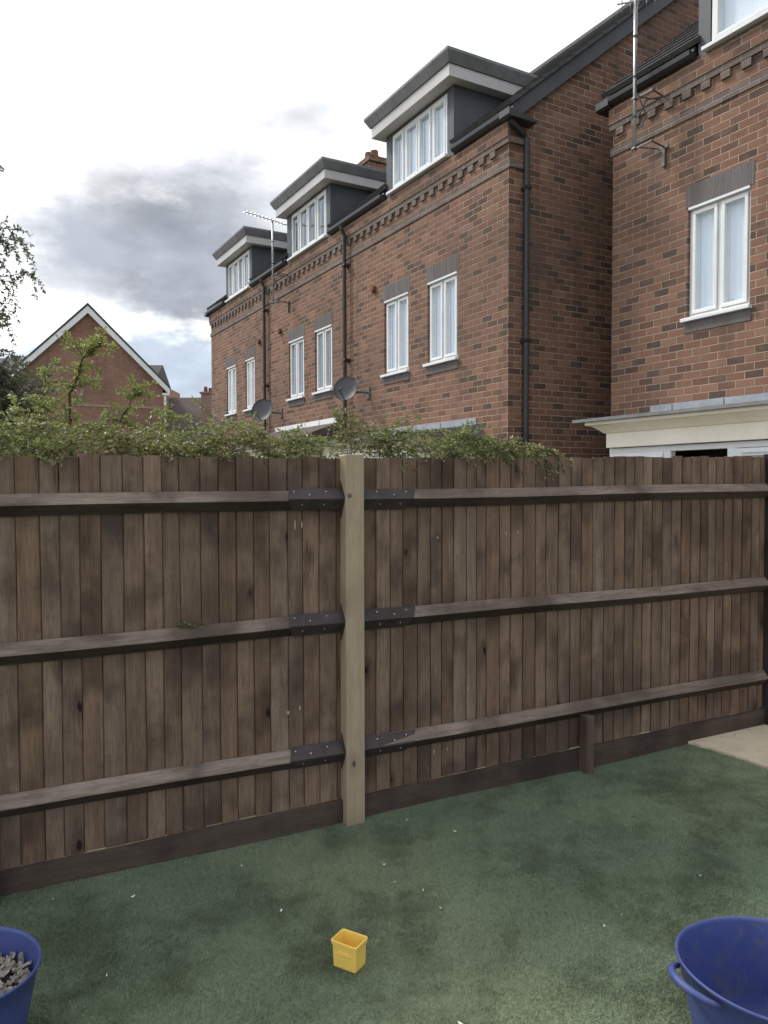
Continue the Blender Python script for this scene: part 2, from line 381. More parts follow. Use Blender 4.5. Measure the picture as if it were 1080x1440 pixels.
# lawn: tilted sheet in front of the fence
nx, ny = 90, 90
V = []; Fc = []
for j in range(ny+1):
    for i in range(nx+1):
        s_ = -4.5 + 9.5*i/nx; y_ = .06 - 6.5*j/ny
        V.append((*F2W(s_, y_).to_2d(), 0.026*s_ + .006*math.sin(s_*3.1+y_*2)+.004*math.sin(y_*5.3-s_)))
for j in range(ny):
    for i in range(nx):
        k = j*(nx+1)+i; Fc.append((k, k+nx+1, k+nx+2, k+1))
lawn = np_mesh('lawn', np.array(V), np.array(Fc), 'lawn'); tag(lawn, kind='structure')
def lawn_h(p):
    q = Vector((p[0], p[1], 0))-FP; s_ = q.dot(FD); y_ = q.dot(FN)
    return .026*s_ + .006*math.sin(s_*3.1+y_*2)+.004*math.sin(y_*5.3-s_)
# patio: pale sandy corner, a thin slab with an uneven edge
A0 = Vector((1.885, 4.83, 0)); A1 = Vector((2.204, 4.339, 0)); dA_ = (A1-A0).normalized(); nA = Vector((-dA_.y, dA_.x, 0))
if nA.x < 0: nA = -nA
rows = []
back_dir = FD
for k in range(70):
    t_ = k/69*3.4
    e_ = A0 + dA_*t_ + nA*(random.uniform(-.010, .010)+.018*math.sin(t_*5))
    rows.append(e_)
mb = MB()
for k in range(69):
    p0, p1 = rows[k], rows[k+1]
    q0, q1 = p0 + back_dir*2.6, p1 + back_dir*2.6
    z = lambda p, d: (p.x, p.y, .026*((p-FP).dot(FD)) + d)
    mb.poly([z(p0, .018), z(p1, .018), z(q1, .018), z(q0, .018)])
    mb.poly([z(p1, .018), z(p0, .018), z(p0, -.02), z(p1, -.02)])
tag(mb.build('patio', 'sand'), kind='structure')

# artificial grass pile: real blades over the part of the lawn near the camera
NB = 400000
sx = rng.uniform(-2.6, 3.2, NB*2); yv = rng.uniform(-2.9, -.03, NB*2)
PX = FP.x + FD.x*sx + FN.x*yv; PY = FP.y + FD.y*sx + FN.y*yv
keep = (np.abs(PX/np.maximum(PY, .1)) < .68) & (PY > 1.55)
keep &= ~(((PX-A0.x)*nA.x + (PY-A0.y)*nA.y) > -.004)
# thin out with distance
dens = np.clip(1.25 - (PY-2.0)*.22, .4, 1.0); keep &= rng.uniform(0, 1, NB*2) < dens
PX, PY, sx, yv = PX[keep][:NB], PY[keep][:NB], sx[keep][:NB], yv[keep][:NB]
n_ = len(PX)
PZ = .026*sx + .006*np.sin(sx*3.1+yv*2)+.004*np.sin(yv*5.3-sx) - .001
clump = np.sin(PX*7.1+PY*3)*np.cos(PY*6.3-PX*2)
hh = rng.uniform(.006, .014, n_)*(1+.25*clump); an = rng.uniform(0, 2*np.pi, n_); wd = .0013
lx_ = rng.normal(.002, .005, n_) + .003*clump; ly_ = rng.normal(0, .005, n_)
V = np.empty((n_, 3, 3))
V[:, 0] = np.stack([PX-wd*np.cos(an), PY-wd*np.sin(an), PZ], 1)
V[:, 1] = np.stack([PX+wd*np.cos(an), PY+wd*np.sin(an), PZ], 1)
V[:, 2] = np.stack([PX+lx_, PY+ly_, PZ+hh], 1)
tag(np_mesh('grass_pile', V.reshape(-1, 3), np.arange(n_*3).reshape(-1, 3), 'blade'),
    'short green pile of the artificial lawn in front of the fence', 'grass', kind='stuff')

# ------------------------------------------------------------------ window builder (terrace frame coordinates, wall face at y=yw)
def window(parent, org, x0, x1, z0, z1, yw, lights, blind='blind_pale', open_right=True, split=None, name='window'):
    """white casement window: outer frame, mullions, raised sashes, panes, curtain"""
    f = MB(); y0 = yw+.035; y1 = yw+.105; b_ = .040
    f.box(x0, x1, y0, y1, z0, z0+b_); f.box(x0, x1, y0, y1, z1-b_, z1)
    f.box(x0, x0+b_, y0, y1, z0+b_, z1-b_); f.box(x1-b_, x1, y0, y1, z0+b_, z1-b_)
    wl = (x1-x0)/lights
    for i in range(1, lights): f.box(x0+i*wl-.022, x0+i*wl+.022, y0+.001, y1, z0+b_, z1-b_)
    s_ = .036
    panes = []
    for i in range(lights):
        a_ = x0 + (b_ if i == 0 else i*wl+.022) + .003; c_ = (x1-b_ if i == lights-1 else x0+(i+1)*wl-.022) - .003
        l_, h_ = z0+b_+.003, z1-b_-.003; pr = .018 if i % 2 == (0 if open_right else 1) or lights == 2 and i == 1 else .006
        f.box(a_, c_, y0-pr, y1-.01, l_, l_+s_); f.box(a_, c_, y0-pr, y1-.01, h_-s_, h_)
        f.box(a_, a_+s_, y0-pr, y1-.01, l_+s_, h_-s_); f.box(c_-s_, c_, y0-pr, y1-.01, l_+s_, h_-s_)
        panes.append((a_+s_, c_-s_, l_+s_, h_-s_))
    fo = f.shift(org).build(name, 'upvc', parent, bevel=.004)
    for a_, c_, l_, h_ in panes:
        MB().box(a_-.004, c_+.004, y0+.012, y0+.030, l_-.004, h_+.004).shift(org).build('pane', 'glass', fo)
    if blind:
        c1 = MB(); nx_ = 40; yb = y1+.006
        xs = [x0+.01+(x1-x0-.02)*i/nx_ for i in range(nx_+1)]
        for i in range(nx_):
            ya = yb+.004*math.sin(i*1.3); yb2 = yb+.004*math.sin((i+1)*1.3)
            c1.poly([(xs[i], ya, z0+.01), (xs[i+1], yb2, z0+.01), (xs[i+1], yb2, z1), (xs[i], ya, z1)])
        c1.shift(org).build('curtain', blind, fo, smooth=True)
    return fo
def reveal(mb_, x0, x1, z0, z1, yw, d=.11):
    mb_.poly([(x0, yw, z0), (x0, yw+d, z0), (x0, yw+d, z1), (x0, yw, z1)])
    mb_.poly([(x1, yw+d, z0), (x1, yw, z0), (x1, yw, z1), (x1, yw+d, z1)])
    mb_.poly([(x0, yw, z1), (x0, yw+d, z1), (x1, yw+d, z1), (x1, yw, z1)])
    mb_.poly([(x0, yw+d, z0), (x0, yw, z0), (x1, yw, z0), (x1, yw+d, z0)])
def wall_grid(mb_, x0, x1, z0, z1, yw, holes):
    xs = sorted({x0, x1, *[h[0] for h in holes], *[h[1] for h in holes]}); zs = sorted({z0, z1, *[h[2] for h in holes], *[h[3] for h in holes]})
    for i in range(len(xs)-1):
        for j in range(len(zs)-1):
            cx, cz = (xs[i]+xs[i+1])/2, (zs[j]+zs[j+1])/2
            if any(h[0] < cx < h[1] and h[2] < cz < h[3] for h in holes): continue
            mb_.poly([(xs[i], yw, zs[j]), (xs[i+1], yw, zs[j]), (xs[i+1], yw, zs[j+1]), (xs[i], yw, zs[j+1])])
    for h in holes: reveal(mb_, *h, yw)

SL = .81; ROOF_A = 6.20                       # roof slope, height of the roof top plane above the facade line
def terrace_house(name, yw, x0, x1, wins, dorm, left_gable, right_gable, blind, dblind, ext=None, back=8.0, bayroof='grp', flashm='lead', wall_gap=.004, label='', cat='house', group=None, verge_l=False, verge_r=False, pipe_x=None):
    """one brick house; all coordinates in the terrace frame"""
    cx = (x0+x1)/2; org = (cx, yw, BASE); root = thing(name, T2W(cx, yw, BASE), RZ)
    ROOF = ROOF_A
    yr = yw + back/2; zr = ROOF + SL*back/2
    eave_z = 6.02
    wl = MB(); xa, xb = x0+wall_gap, x1-wall_gap
    holes = [(a_, c_, l_, h_) for a_, c_, l_, h_ in wins]
    gh = []
    if ext: gh = [(ext[0]+.15, ext[1]-.15, .15, 2.05)]
    wall_grid(wl, xa, xb, BASE, eave_z, yw, holes+gh)
    yb = yw+back
    for side, xx in ((left_gable, xa), (right_gable, xb)):
        if side:
            p_ = [(xx, yw, BASE), (xx, yb, BASE), (xx, yb, ROOF-.12), (xx, yr, zr-.12), (xx, yw, ROOF-.12)]
            wl.poly(p_ if xx == xb else p_[::-1])
    wl.poly([(xb, yb, BASE), (xa, yb, BASE), (xa, yb, eave_z+.1), (xb, yb, eave_z+.1)])
    wo = wl.shift(org).build('wall', 'brick', root)
    # dark inside, so that rooms read as rooms
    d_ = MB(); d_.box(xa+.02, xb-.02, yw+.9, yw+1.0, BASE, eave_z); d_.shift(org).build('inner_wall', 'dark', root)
    # corbelled string courses and dentils
    dx0, dx1 = (dorm[0], dorm[1]) if dorm else (1e9, 1e9)
    xr = xb + (.03 if right_gable else 0); xl = xa - (.03 if left_gable else 0)
    bd = MB()
    bd.box(xl, xr, yw-.016, yw-.002, 5.435, 5.52)
    bd.box(xl, xr, yw-.032, yw-.002, 5.72, 5.785)
    if right_gable:      # bands return round the gable corner
        bd.box(xb+.002, xb+.028, yw-.002, yw+.22, 5.445, 5.52); bd.box(xb+.002, xb+.05, yw-.002, yw+.22, 5.72, 5.785)
    nd = int((xb-xa)/.225)
    for i in range(nd):
        a_ = xa+.06+i*.225; bd.box(a_, a_+.105, yw-.028, yw-.002, 5.645, 5.72)
    bd.shift(org).build('dentil_band', 'greybrick', root)
    up = MB()
    segs = [(xl, xr)]
    up.box(xl, xr, yw-.045, yw-.002, 5.785, 5.961)
    up.shift(org).build('upper_course', 'brick', root)
    # windows with lintel and sill
    for (a_, c_, l_, h_) in wins:
        window(root, org, a_, c_, l_, h_, yw, 2, blind)
        li = MB(); li.prism([(a_-.03, h_+.003), (c_+.035, h_+.003), (c_+.035, h_+.225), (a_-.03, h_+.225)], yw-.004, yw+.05, 'y')
        li.shift(org).build('lintel', 'soldier', root)
        MB().box(a_+.01, c_-.01, yw-.010, yw+.034, h_-.022, h_+.002).shift(org).build('lintel_angle', 'upvc', root)
        si = MB().box(a_-.045, c_+.03, yw-.055, yw+.06, l_-.035, l_+.001).shift(org).build('sill', 'upvc', root, bevel=.004)
        MB().box(a_-.03, c_+.02, yw-.012, yw-.001, l_-.145, l_-.037).shift(org).build('brick_sill', 'soldier', root)
    # roof: stepped tile courses on both slopes, cut round the dormer
    rf = MB(); L = back/2*math.sqrt(1+SL*SL); nco = 17; ca, sa = 1/math.sqrt(1+SL*SL), SL/math.sqrt(1+SL*SL)
    rxl = x0 - (.12 if verge_l else 0); rxr = x1 + (.12 if verge_r else 0)
    ztop = 7.02
    for k in range(nco):
        t0 = -.09 + k*(L+.09)/nco; t1 = t0 + (L+.09)/nco + .03
        zc = ROOF + t1*sa
        spans = [(rxl, rxr)]
        if dorm and ROOF + (t0-.0)*sa < ztop: spans = [(rxl, dorm[0]+.02), (dorm[1]-.02, rxr)]
        for (a_, c_) in spans:
            if c_-a_ < .05: continue
            p0 = (yw+t0*ca, ROOF+t0*sa); p1 = (yw+t1*ca, ROOF+t1*sa); up_, dn = .022, -.03
            prof = [(p0[0]-up_*sa, p0[1]+up_*ca), (p1[0], p1[1]), (p1[0]-dn*sa, p1[1]+dn*ca), (p0[0]-dn*sa, p0[1]+dn*ca)]
            prof = [prof[3], prof[2], prof[1], prof[0]]
            rf.prism(prof, a_, c_, 'x')
    rf.prism([(yr, zr+.03), (yr, zr-.06), (yb+.15, ROOF-.15*SL-.06), (yb+.15, ROOF-.15*SL+.03)], rxl, rxr, 'x')
    rf.tube([(rxl, yr, zr+.02), (rxr, yr, zr+.02)], .10, 10)
    ro = rf.shift(org).build('roof', 'tile', root)
    # barge band under the verge
    for on, xx, sg in ((right_gable and verge_r, xb, 1), (left_gable and verge_l, xa, -1)):
        if not on: continue
        v_ = MB(); o0, o1 = sorted((xx+sg*.003, xx+sg*.07))
        v_.prism([(yw+.0, ROOF-.25), (yr, zr-.25), (yr, zr-.05), (yw-.06, ROOF-.06*SL-.05), (yw-.06, ROOF-.20)], o0, o1, 'x')
        v_.prism([(yr, zr-.26), (yb, ROOF-.26), (yb, ROOF-.05), (yr, zr-.05)], o0, o1, 'x')
        v_.shift(org).build('bargeboard', 'dormgrey', root)
        kn = MB(); o0, o1 = sorted((xx-sg*.03, xx+sg*.16))
        kn.prism([(yw-.125, 5.975), (yw-.09, 5.955), (yw+.30, 5.955), (yw+.30, 5.985), (yw-.02, 6.03), (yw-.125, 6.05)], o0, o1, 'x')
        kn.shift(org).build('verge_box', 'blackpl', root)
    # gutter and soffit either side of the dormer
    spans = [(rxl, rxr)] if not dorm else [(rxl, dorm[0]-.03), (dorm[1]+.06, rxr)]
    for a_, c_ in spans:
        if c_-a_ < .1: continue
        gt = MB()
        gt.prism([(yw-.125, 6.055), (yw-.118, 6.01), (yw-.09, 5.985), (yw-.003, 5.962), (yw-.003, 6.12), (yw-.03, 6.12), (yw-.06, 6.055)][::-1], a_, c_, 'x')
        gt.shift(org).build('gutter', 'blackpl', root)
    # dormer
    if dorm:
        d0, d1, w0, w1, nl = dorm
        yf = yw-.02; zb, zt = 5.935, 6.90
        yc = yw + (zt+.02-ROOF)/SL + .30
        dr = MB()
        dr.box(d0, w0, yf, yf+.10, zb, zt); dr.box(w1, d1, yf, yf+.10, zb, zt); dr.box(w0, w1, yf, yf+.10, 6.85, zt)
        for a_, c_ in ((d0, d0+.06), (d1-.06, d1)):
            dr.prism([(yf+.1, zb), (yw+.05, zb), (yc, ROOF+(yc-yw)*SL-.06), (yc, zt), (yf+.1, zt)], a_, c_, 'x')
        do = dr.shift(org).build('dormer', 'dormgrey', root)
        ft = MB()
        yfr = yf-.175; o_ = .15; ybk = yw + (7.02-ROOF)/SL + .12; yt2 = yw + (7.19-ROOF)/SL + .1
        ft.box(d0-o_, d1+o_, yfr, ybk, 6.892, 7.045)
        ft.shift(org).build('fascia', 'soffit', do, bevel=.004)
        tp = MB(); e1 = .02; e2 = .085
        a_, c_, q = d0-o_, d1+o_, yfr
        bot = [(a_-e1, q-e1), (c_+e1, q-e1), (c_+e1, yt2), (a_-e1, yt2)]; top = [(a_-e2, q-e2), (c_+e2, q-e2), (c_+e2, yt2), (a_-e2, yt2)]
        z0_, z1_, z2_ = 7.047, 7.165, 7.20
        B = [(x, y, z0_) for x, y in bot]; Tp = [(x, y, z1_) for x, y in top]; T3 = [(x, y, z2_) for x, y in top]
        tp.poly(B[::-1]); 
        for i in range(4):
            j = (i+1) % 4; tp.poly([B[i], B[j], Tp[j], Tp[i]]); tp.poly([Tp[i], Tp[j], T3[j], T3[i]])
        tp.poly(T3)
        tp.shift(org).build('dormer_roof', 'grp', do)
        window(root, org, w0+.01, w1-.01, 6.03, 6.85, yf-.028, nl, dblind)
        MB().box(w0-.05, w1+.06, yf-.075, yf+.06, 5.992, 6.028).shift(org).build('sill', 'upvc', root, bevel=.004)
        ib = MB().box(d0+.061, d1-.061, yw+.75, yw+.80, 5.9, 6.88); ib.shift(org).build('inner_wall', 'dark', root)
    # downpipe on the left edge of the facade
    if pipe_x is not None:
        pp = MB(); pp.tube([(pipe_x, yw-.13, 5.96), (pipe_x, yw-.12, 5.90), (pipe_x, yw-.075, 5.80), (pipe_x, yw-.075, BASE)], .034, 10)
        for z in (5.3, 3.75, 2.2, .8): pp.box(pipe_x-.045, pipe_x+.085, yw-.118, yw-.001, z, z+.035)
        pp.shift(org).build('downpipe', 'brownpipe', root, smooth=False)
    # single-storey bay with a cream cornice
    if ext:
        e0, e1, ze, zt, dep = ext
        ye = yw-dep
        eb = MB()
        # cornice: cavetto moulding, returned at the right-hand and left-hand ends
        prof = [(0, ze-.255), (0, ze-.115), (-.03, ze-.10), (-.075, ze-.065), (-.115, ze-.03), (-.12, ze-.004), (.02, ze-.004), (.02, ze-.255)]
        pts = [(ye+.28+p_[0]*0, 0) for p_ in prof]
        eb2 = MB()
        def loop(d, z): return [(e0+.28-(.0-d)*1.0, yw, z), (e0+.28+d, ye+.10+d, z), (e1-.28-d, ye+.10+d, z), (e1-.28-d, yw, z)]
        rings = [loop(d, z) for d, z in ((0.03, ze-.265), (0, ze-.262), (0, ze-.12), (-.02, ze-.115), (-.05, ze-.085), (-.105, ze-.045), (-.15, ze-.035), (-.15, ze-.004), (.03, ze-.004))]
        for r0, r1 in zip(rings, rings[1:]):
            for i in range(3): eb2.poly([r0[i], r0[i+1], r1[i+1], r1[i]])
        eo = eb2.shift(org).build('cornice', 'fascia', root)
        rr = MB()
        rr.prism([(ye-.10, ze-.003), (ye-.10, ze+.028), (yw-.001, zt), (yw-.001, ze-.003)][::-1], e0, e1, 'x')
        rr.shift(org).build('bay_roof', bayroof, root)
        fl = MB(); fl.box(e0+.10, e1-.10, yw-.012, yw-.002, zt-.04, zt+.085)
        q = e0+.35
        while q < e1-.3:
            fl.box(q, q+.04, yw-.022, yw-.0125, zt-.05, zt+.082); q += .62
        fl.shift(org).build('flashing', flashm, root)
        # glazed front: white posts, rails, panes
        gw = MB(); yg = ye+.16; zt2 = ze-.268; xx0, xx1 = e0+.31, e1-.31
        n2 = max(2, int((xx1-xx0)/.62)); st = (xx1-xx0)/n2
        for i in range(n2+1):
            q = xx0+i*st; gw.box(q-.04, q+.04, yg, yg+.07, BASE, zt2)
        gw.box(xx0-.04, xx1+.04, yg-.004, yg+.074, zt2-.055, zt2-.001)
        for yy_ in (yw-.07,):
            gw.box(xx0-.04, xx0+.03, yg+.08, yy_, zt2-.07, zt2-.002); gw.box(xx1-.03, xx1+.04, yg+.08, yy_, zt2-.07, zt2-.002)
        go = gw.shift(org).build('bay_frame', 'upvc', root, bevel=.004)
        for i in range(n2):
            a_, c_ = xx0+i*st+.042, xx0+(i+1)*st-.042
            if i == 0 or i == 1:      # end light tilted open, next one an open gap
                if i == 0:
                    k_ = MB(); 
                    k_.box(a_, c_, -.02, .02, -.07, 0); k_.box(a_, c_, -.02, .02, -1.0, -.93); k_.box(a_, a_+.06, -.02, .02, -.93, -.07); k_.box(c_-.06, c_, -.02, .02, -.93, -.07)
                    an_ = math.radians(24); k_.v = [(x, yg+.02+y*math.cos(an_)+z*math.sin(an_), zt2-.06+z*math.cos(an_)-y*math.sin(an_)) for x, y, z in k_.v]
                    k_.shift(org).build('open_sash', 'upvc', root)
                continue
            MB().box(a_, c_, yg+.03, yg+.045, BASE+.3, zt2-.058).shift(org).build('pane', 'glass', go)
            k_ = MB(); k_.box(a_, c_, yg-.012, yg+.028, zt2-.125, zt2-.06); k_.box(a_, a_+.05, yg-.012, yg+.028, BASE+.3, zt2-.126); k_.box(c_-.05, c_, yg-.012, yg+.028, BASE+.3, zt2-.126)
            k_.box(a_+.06, c_-.06, yg-.03, yg-.013, zt2-.10, zt2-.085)
            k_.shift(org).build('sash', 'upvc', go)
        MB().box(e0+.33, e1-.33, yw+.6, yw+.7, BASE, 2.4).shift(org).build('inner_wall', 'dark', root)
    tag(root, label, cat, group)
    return root, org

YA = 5.80; YR = 6.65
W_A = [(-10.20, -9.49, 3.37, 4.48), (-8.99, -8.27, 3.37, 4.48)]
W_B = [(-13.97, -13.24, 3.37, 4.48), (-12.74, -12.03, 3.37, 4.48)]
W_C = [(-17.81, -17.14, 3.38, 4.48), (-16.49, -15.90, 3.38, 4.48)]
hA, oA = terrace_house('terraced_house', YA, -11.45, -7.22, W_A, (-10.09, -8.33, -9.93, -8.48, 4), True, True, 'blind_pale', 'blind_pale',
    ext=(-10.9, -7.75, 2.30, 2.46, .95), verge_r=True, pipe_x=-11.40,
    label='nearest brick house of the terrace, its side gable and corner downpipe in view', group='brick houses of the three-dormer terrace')
hB, oB = terrace_house('terraced_house', YA, -15.16, -11.45, W_B, (-13.97, -12.04, -13.77, -12.20, 4), True, False, 'blind_dark', 'blind_dark',
    ext=(-14.8, -11.75, 2.36, 2.78, .95), bayroof='brown_tile', flashm='upvc', pipe_x=-15.11,
    label='middle brick house of the terrace, between the two brown downpipes', group='brick houses of the three-dormer terrace')
hC, oC = terrace_house('terraced_house', YA, -19.03, -15.16, W_C, (-17.74, -15.97, -17.58, -16.12, 4), True, False, 'blind_pale', 'blind_dark',
    verge_l=True, label='farthest brick house of the terrace, at its left end beside open sky', group='brick houses of the three-dormer terrace')
hR, oR = terrace_house('brick_house', YR, -6.41, 1.2, [(-5.375, -4.665, 3.405, 4.53)], (-5.26, -2.3, -5.12, -2.45, 4), True, True, 'blind_pale', 'blind_pale',
    ext=(-5.93, .8, 2.335, 2.47, .95), verge_l=True,
    label='brick house at the right edge with one upper window and a cream-corniced bay', cat='house')
# corner downpipe on the side wall of the near terrace house
pp = MB(); xs_ = -7.22+.06
pp.tube([(xs_+.02, YA-.05, 5.95), (xs_, YA+.13, 5.86), (xs_, YA+.22, 5.80), (xs_, YA+.22, BASE)], .036, 10)
for z in (5.2, 3.4, 1.9): pp.box(xs_-.058, xs_+.04, YA+.175, YA+.265, z, z+.035)
pp.shift(oA).build('downpipe', 'blackpl', hA)
# terracotta vents
for o_, r_, (x, z) in ((oA, hA, (-10.50, 4.737)), (oB, hB, (-14.37, 4.765)), (oC, hC, (-15.55, 4.75))):
    v_ = MB(); v_.tube([(x, YA-.001, z), (x, YA-.05, z)], .058, 14); v_.tube([(x, YA-.05, z), (x, YA-.06, z)], .045, 14); v_.shift(o_).build('vent', 'terracotta', r_)
# chimney on the far terrace house
ch = MB(); ch.box(-18.15, -17.45, 9.5, 10.0, 9.0, 10.0); ch.box(-18.20, -17.40, 9.45, 10.05, 10.0, 10.09); ch.box(-18.15, -17.45, 9.5, 10.0, 10.09, 10.16)
co = ch.shift(oC).build('chimney', 'brick', hC)
cp = MB(); cp.tube([(-17.95, 9.75, 10.16), (-17.95, 9.75, 10.42)], [.13, .10], 12); cp.tube([(-17.65, 9.75, 10.16), (-17.65, 9.75, 10.36)], [.12, .10], 12)
cp.shift(oC).build('chimney_pot', 'terracotta', co)

# ------------------------------------------------------------------ satellite dishes and TV aerials
def sat_dish(x, z, r, label, aim):
    root = thing('satellite_dish', T2W(x+.32, YA, z), RZ); org = (x+.32, YA, z)
    d = MB(); yc = YA-.36; k = len(d.v); NR, NS = 6, 28
    ax = Vector(aim).normalized(); sx_ = ax.cross(Vector((0, 0, 1))).normalized(); sz_ = sx_.cross(ax)
    c_ = Vector((x, yc, z))
    for layer, off in ((0, 0), (1, -.012)):
        for i in range(NR+1):
            rr = r*i/NR
            for q in range(NS):
                t = 2*math.pi*q/NS
                p_ = c_ + sx_*rr*math.cos(t)*.93 + sz_*rr*math.sin(t) + ax*(.10*(i/NR)**2*r/.22*.6+off)
                d.v.append(tuple(p_))
    for layer in (0, 1):
        b_ = k+layer*(NR+1)*NS
        for i in range(NR):
            for q in range(NS):
                q2 = (q+1) % NS; fc = (b_+i*NS+q, b_+i*NS+q2, b_+(i+1)*NS+q2, b_+(i+1)*NS+q); d.f.append(fc if layer else fc[::-1]); d.m.append(0)
    b0, b1 = k+NR*NS, k+(NR+1)*NS+NR*NS
    for q in range(NS): q2 = (q+1) % NS; d.f.append((b0+q, b0+q2, b1+q2, b1+q)); d.m.append(0)
    d.shift(org).build('reflector', 'dish', root, smooth=True)
    a_ = MB(); lo = c_ - sz_*r*.9; tip = c_ + ax*.30 - sz_*r*.75
    a_.tube([tuple(lo), tuple(tip)], .010, 6); a_.tube([tuple(tip - sz_*.01), tuple(tip - ax*.06 + sz_*.05)], .024, 10)
    a_.shift(org).build('feed_arm', 'dish', root)
    m_ = MB(); m_.tube([tuple(c_ - ax*.02), (x+.02, yc+.16, z-.02), (x+.08, YA-.02, z-.03)], .018, 8); m_.shift(org).build('wall_arm', 'steel', root)
    m_ = MB(); m_.box(x+.03, x+.13, YA-.02, YA-.001, z-.12, z+.06); m_.shift(org).build('wall_plate', 'steel', root)
    tag(root, label, 'satellite dish', 'satellite dishes on the terrace')
sat_dish(-10.78, 3.19, .205, 'dark grey satellite dish on the brick wall beside the nearer brown downpipe', (.72, -.72, .38))
sat_dish(-14.45, 3.17, .24, 'dark grey satellite dish half hidden by the hedge beside the farther brown downpipe', (.72, -.72, .38))

def yagi(root, org, x, y, z, boom, n, el, along, tilt=0, grille=True):
    """boom along the horizontal direction 'along' (terrace frame), elements across"""
    d = Vector((*along, tilt)).normalized(); c_ = Vector((0, 0, 1)).cross(d).normalized()
    m_ = MB(); p0 = Vector((x, y, z)) - d*boom*.35; p1 = Vector((x, y, z)) + d*boom*.65
    m_.tube([tuple(p0), tuple(p1)], .011, 6)
    for i in range(n):
        p_ = p0 + (p1-p0)*(.10+.9*i/(n-1)); l_ = el*(1-.25*i/n)
        m_.tube([tuple(p_-c_*l_/2), tuple(p_+c_*l_/2)], .005, 5)
        m_.tube([tuple(p_-Vector((0, 0, .04))), tuple(p_+Vector((0, 0, .04)))], .005, 5)
    if grille:
        for k_ in (-.16, -.10, -.04, .04, .10, .16):
            q = p0 + Vector((0, 0, k_)) - d*abs(k_)*.2; m_.tube([tuple(q-c_*.22), tuple(q+c_*.22)], .005, 5)
        m_.tube([tuple(p0+Vector((0, 0, -.17))), tuple(p0+Vector((0, 0, .17)))], .008, 5)
    m_.shift(org).build('aerial_head', 'alu', root)
def aerial(x, ywall, zb, zt, label, hd=.03, **kw):
    org = (x, ywall, zb); root = thing('tv_aerial', T2W(x, ywall, zb), RZ)
    y = ywall-.26
    m_ = MB().tube([(x, y, zb), (x, y, zt)], .019, 10); m_.shift(org).build('pole', 'alu', root, smooth=True)
    for z in (zb+.03, zb+.55):
        b_ = MB()
        b_.box(x-.02, x+.24, y-.008, y+.008, z-.010, z+.010)
        b_.tube([(x+.23, y, z), (x+.19, ywall-.03, z)], .009, 6); b_.tube([(x+.05, y, z), (x+.13, ywall-.03, z)], .008, 6)
        b_.box(x+.10, x+.25, ywall-.035, ywall-.025, z-.02, z+.02)
        b_.tube([(x-.022, y, z), (x+.022, y, z)], .024, 8)
        if z < zb+.1: b_.box(x+.165, x+.205, ywall-.034, ywall-.002, zb-.17, zb+.055)
        b_.shift(org).build('wall_bracket', 'steel', root)
    cb = MB(); pts = [(x+.02, y-.01, zb+.62), (x+.09, y-.02, zb+.50), (x+.14, y+.02, zb+.33), (x+.10, y+.0, zb+.24), (x+.05, y, zb+.34), (x+.12, y+.04, zb+.50), (x+.28, ywall-.06, zb+.52)]
    cb.tube(pts, .008, 6); cb.tube([(x+.022, y-.015, zb+.6), (x+.022, y-.012, zt-.02)], .004, 5)
    for z in np.arange(zb+.35, zt, .42): cb.tube([(x, y, z), (x, y, z+.02)], .0225, 8)
    cb.shift(org).build('cable', 'blackpl', root)
    yagi(root, org, x, y, zt-hd, **kw)
    tag(root, label, 'tv aerial', 'TV aerials on the houses')
aerial(-5.86, YR, 5.23, 6.86, 'white pole TV aerial bracketed to the right-hand house beside its gutter', hd=.06, boom=.55, n=7, el=.34, along=(.75, .66), tilt=.0, grille=False)
aerial(-14.12, YA, 5.22, 6.86, 'thin TV aerial with a long boom bracketed between the two left dormers', boom=1.0, n=11, el=.20, along=(.3, -.95), tilt=.0, grille=False)

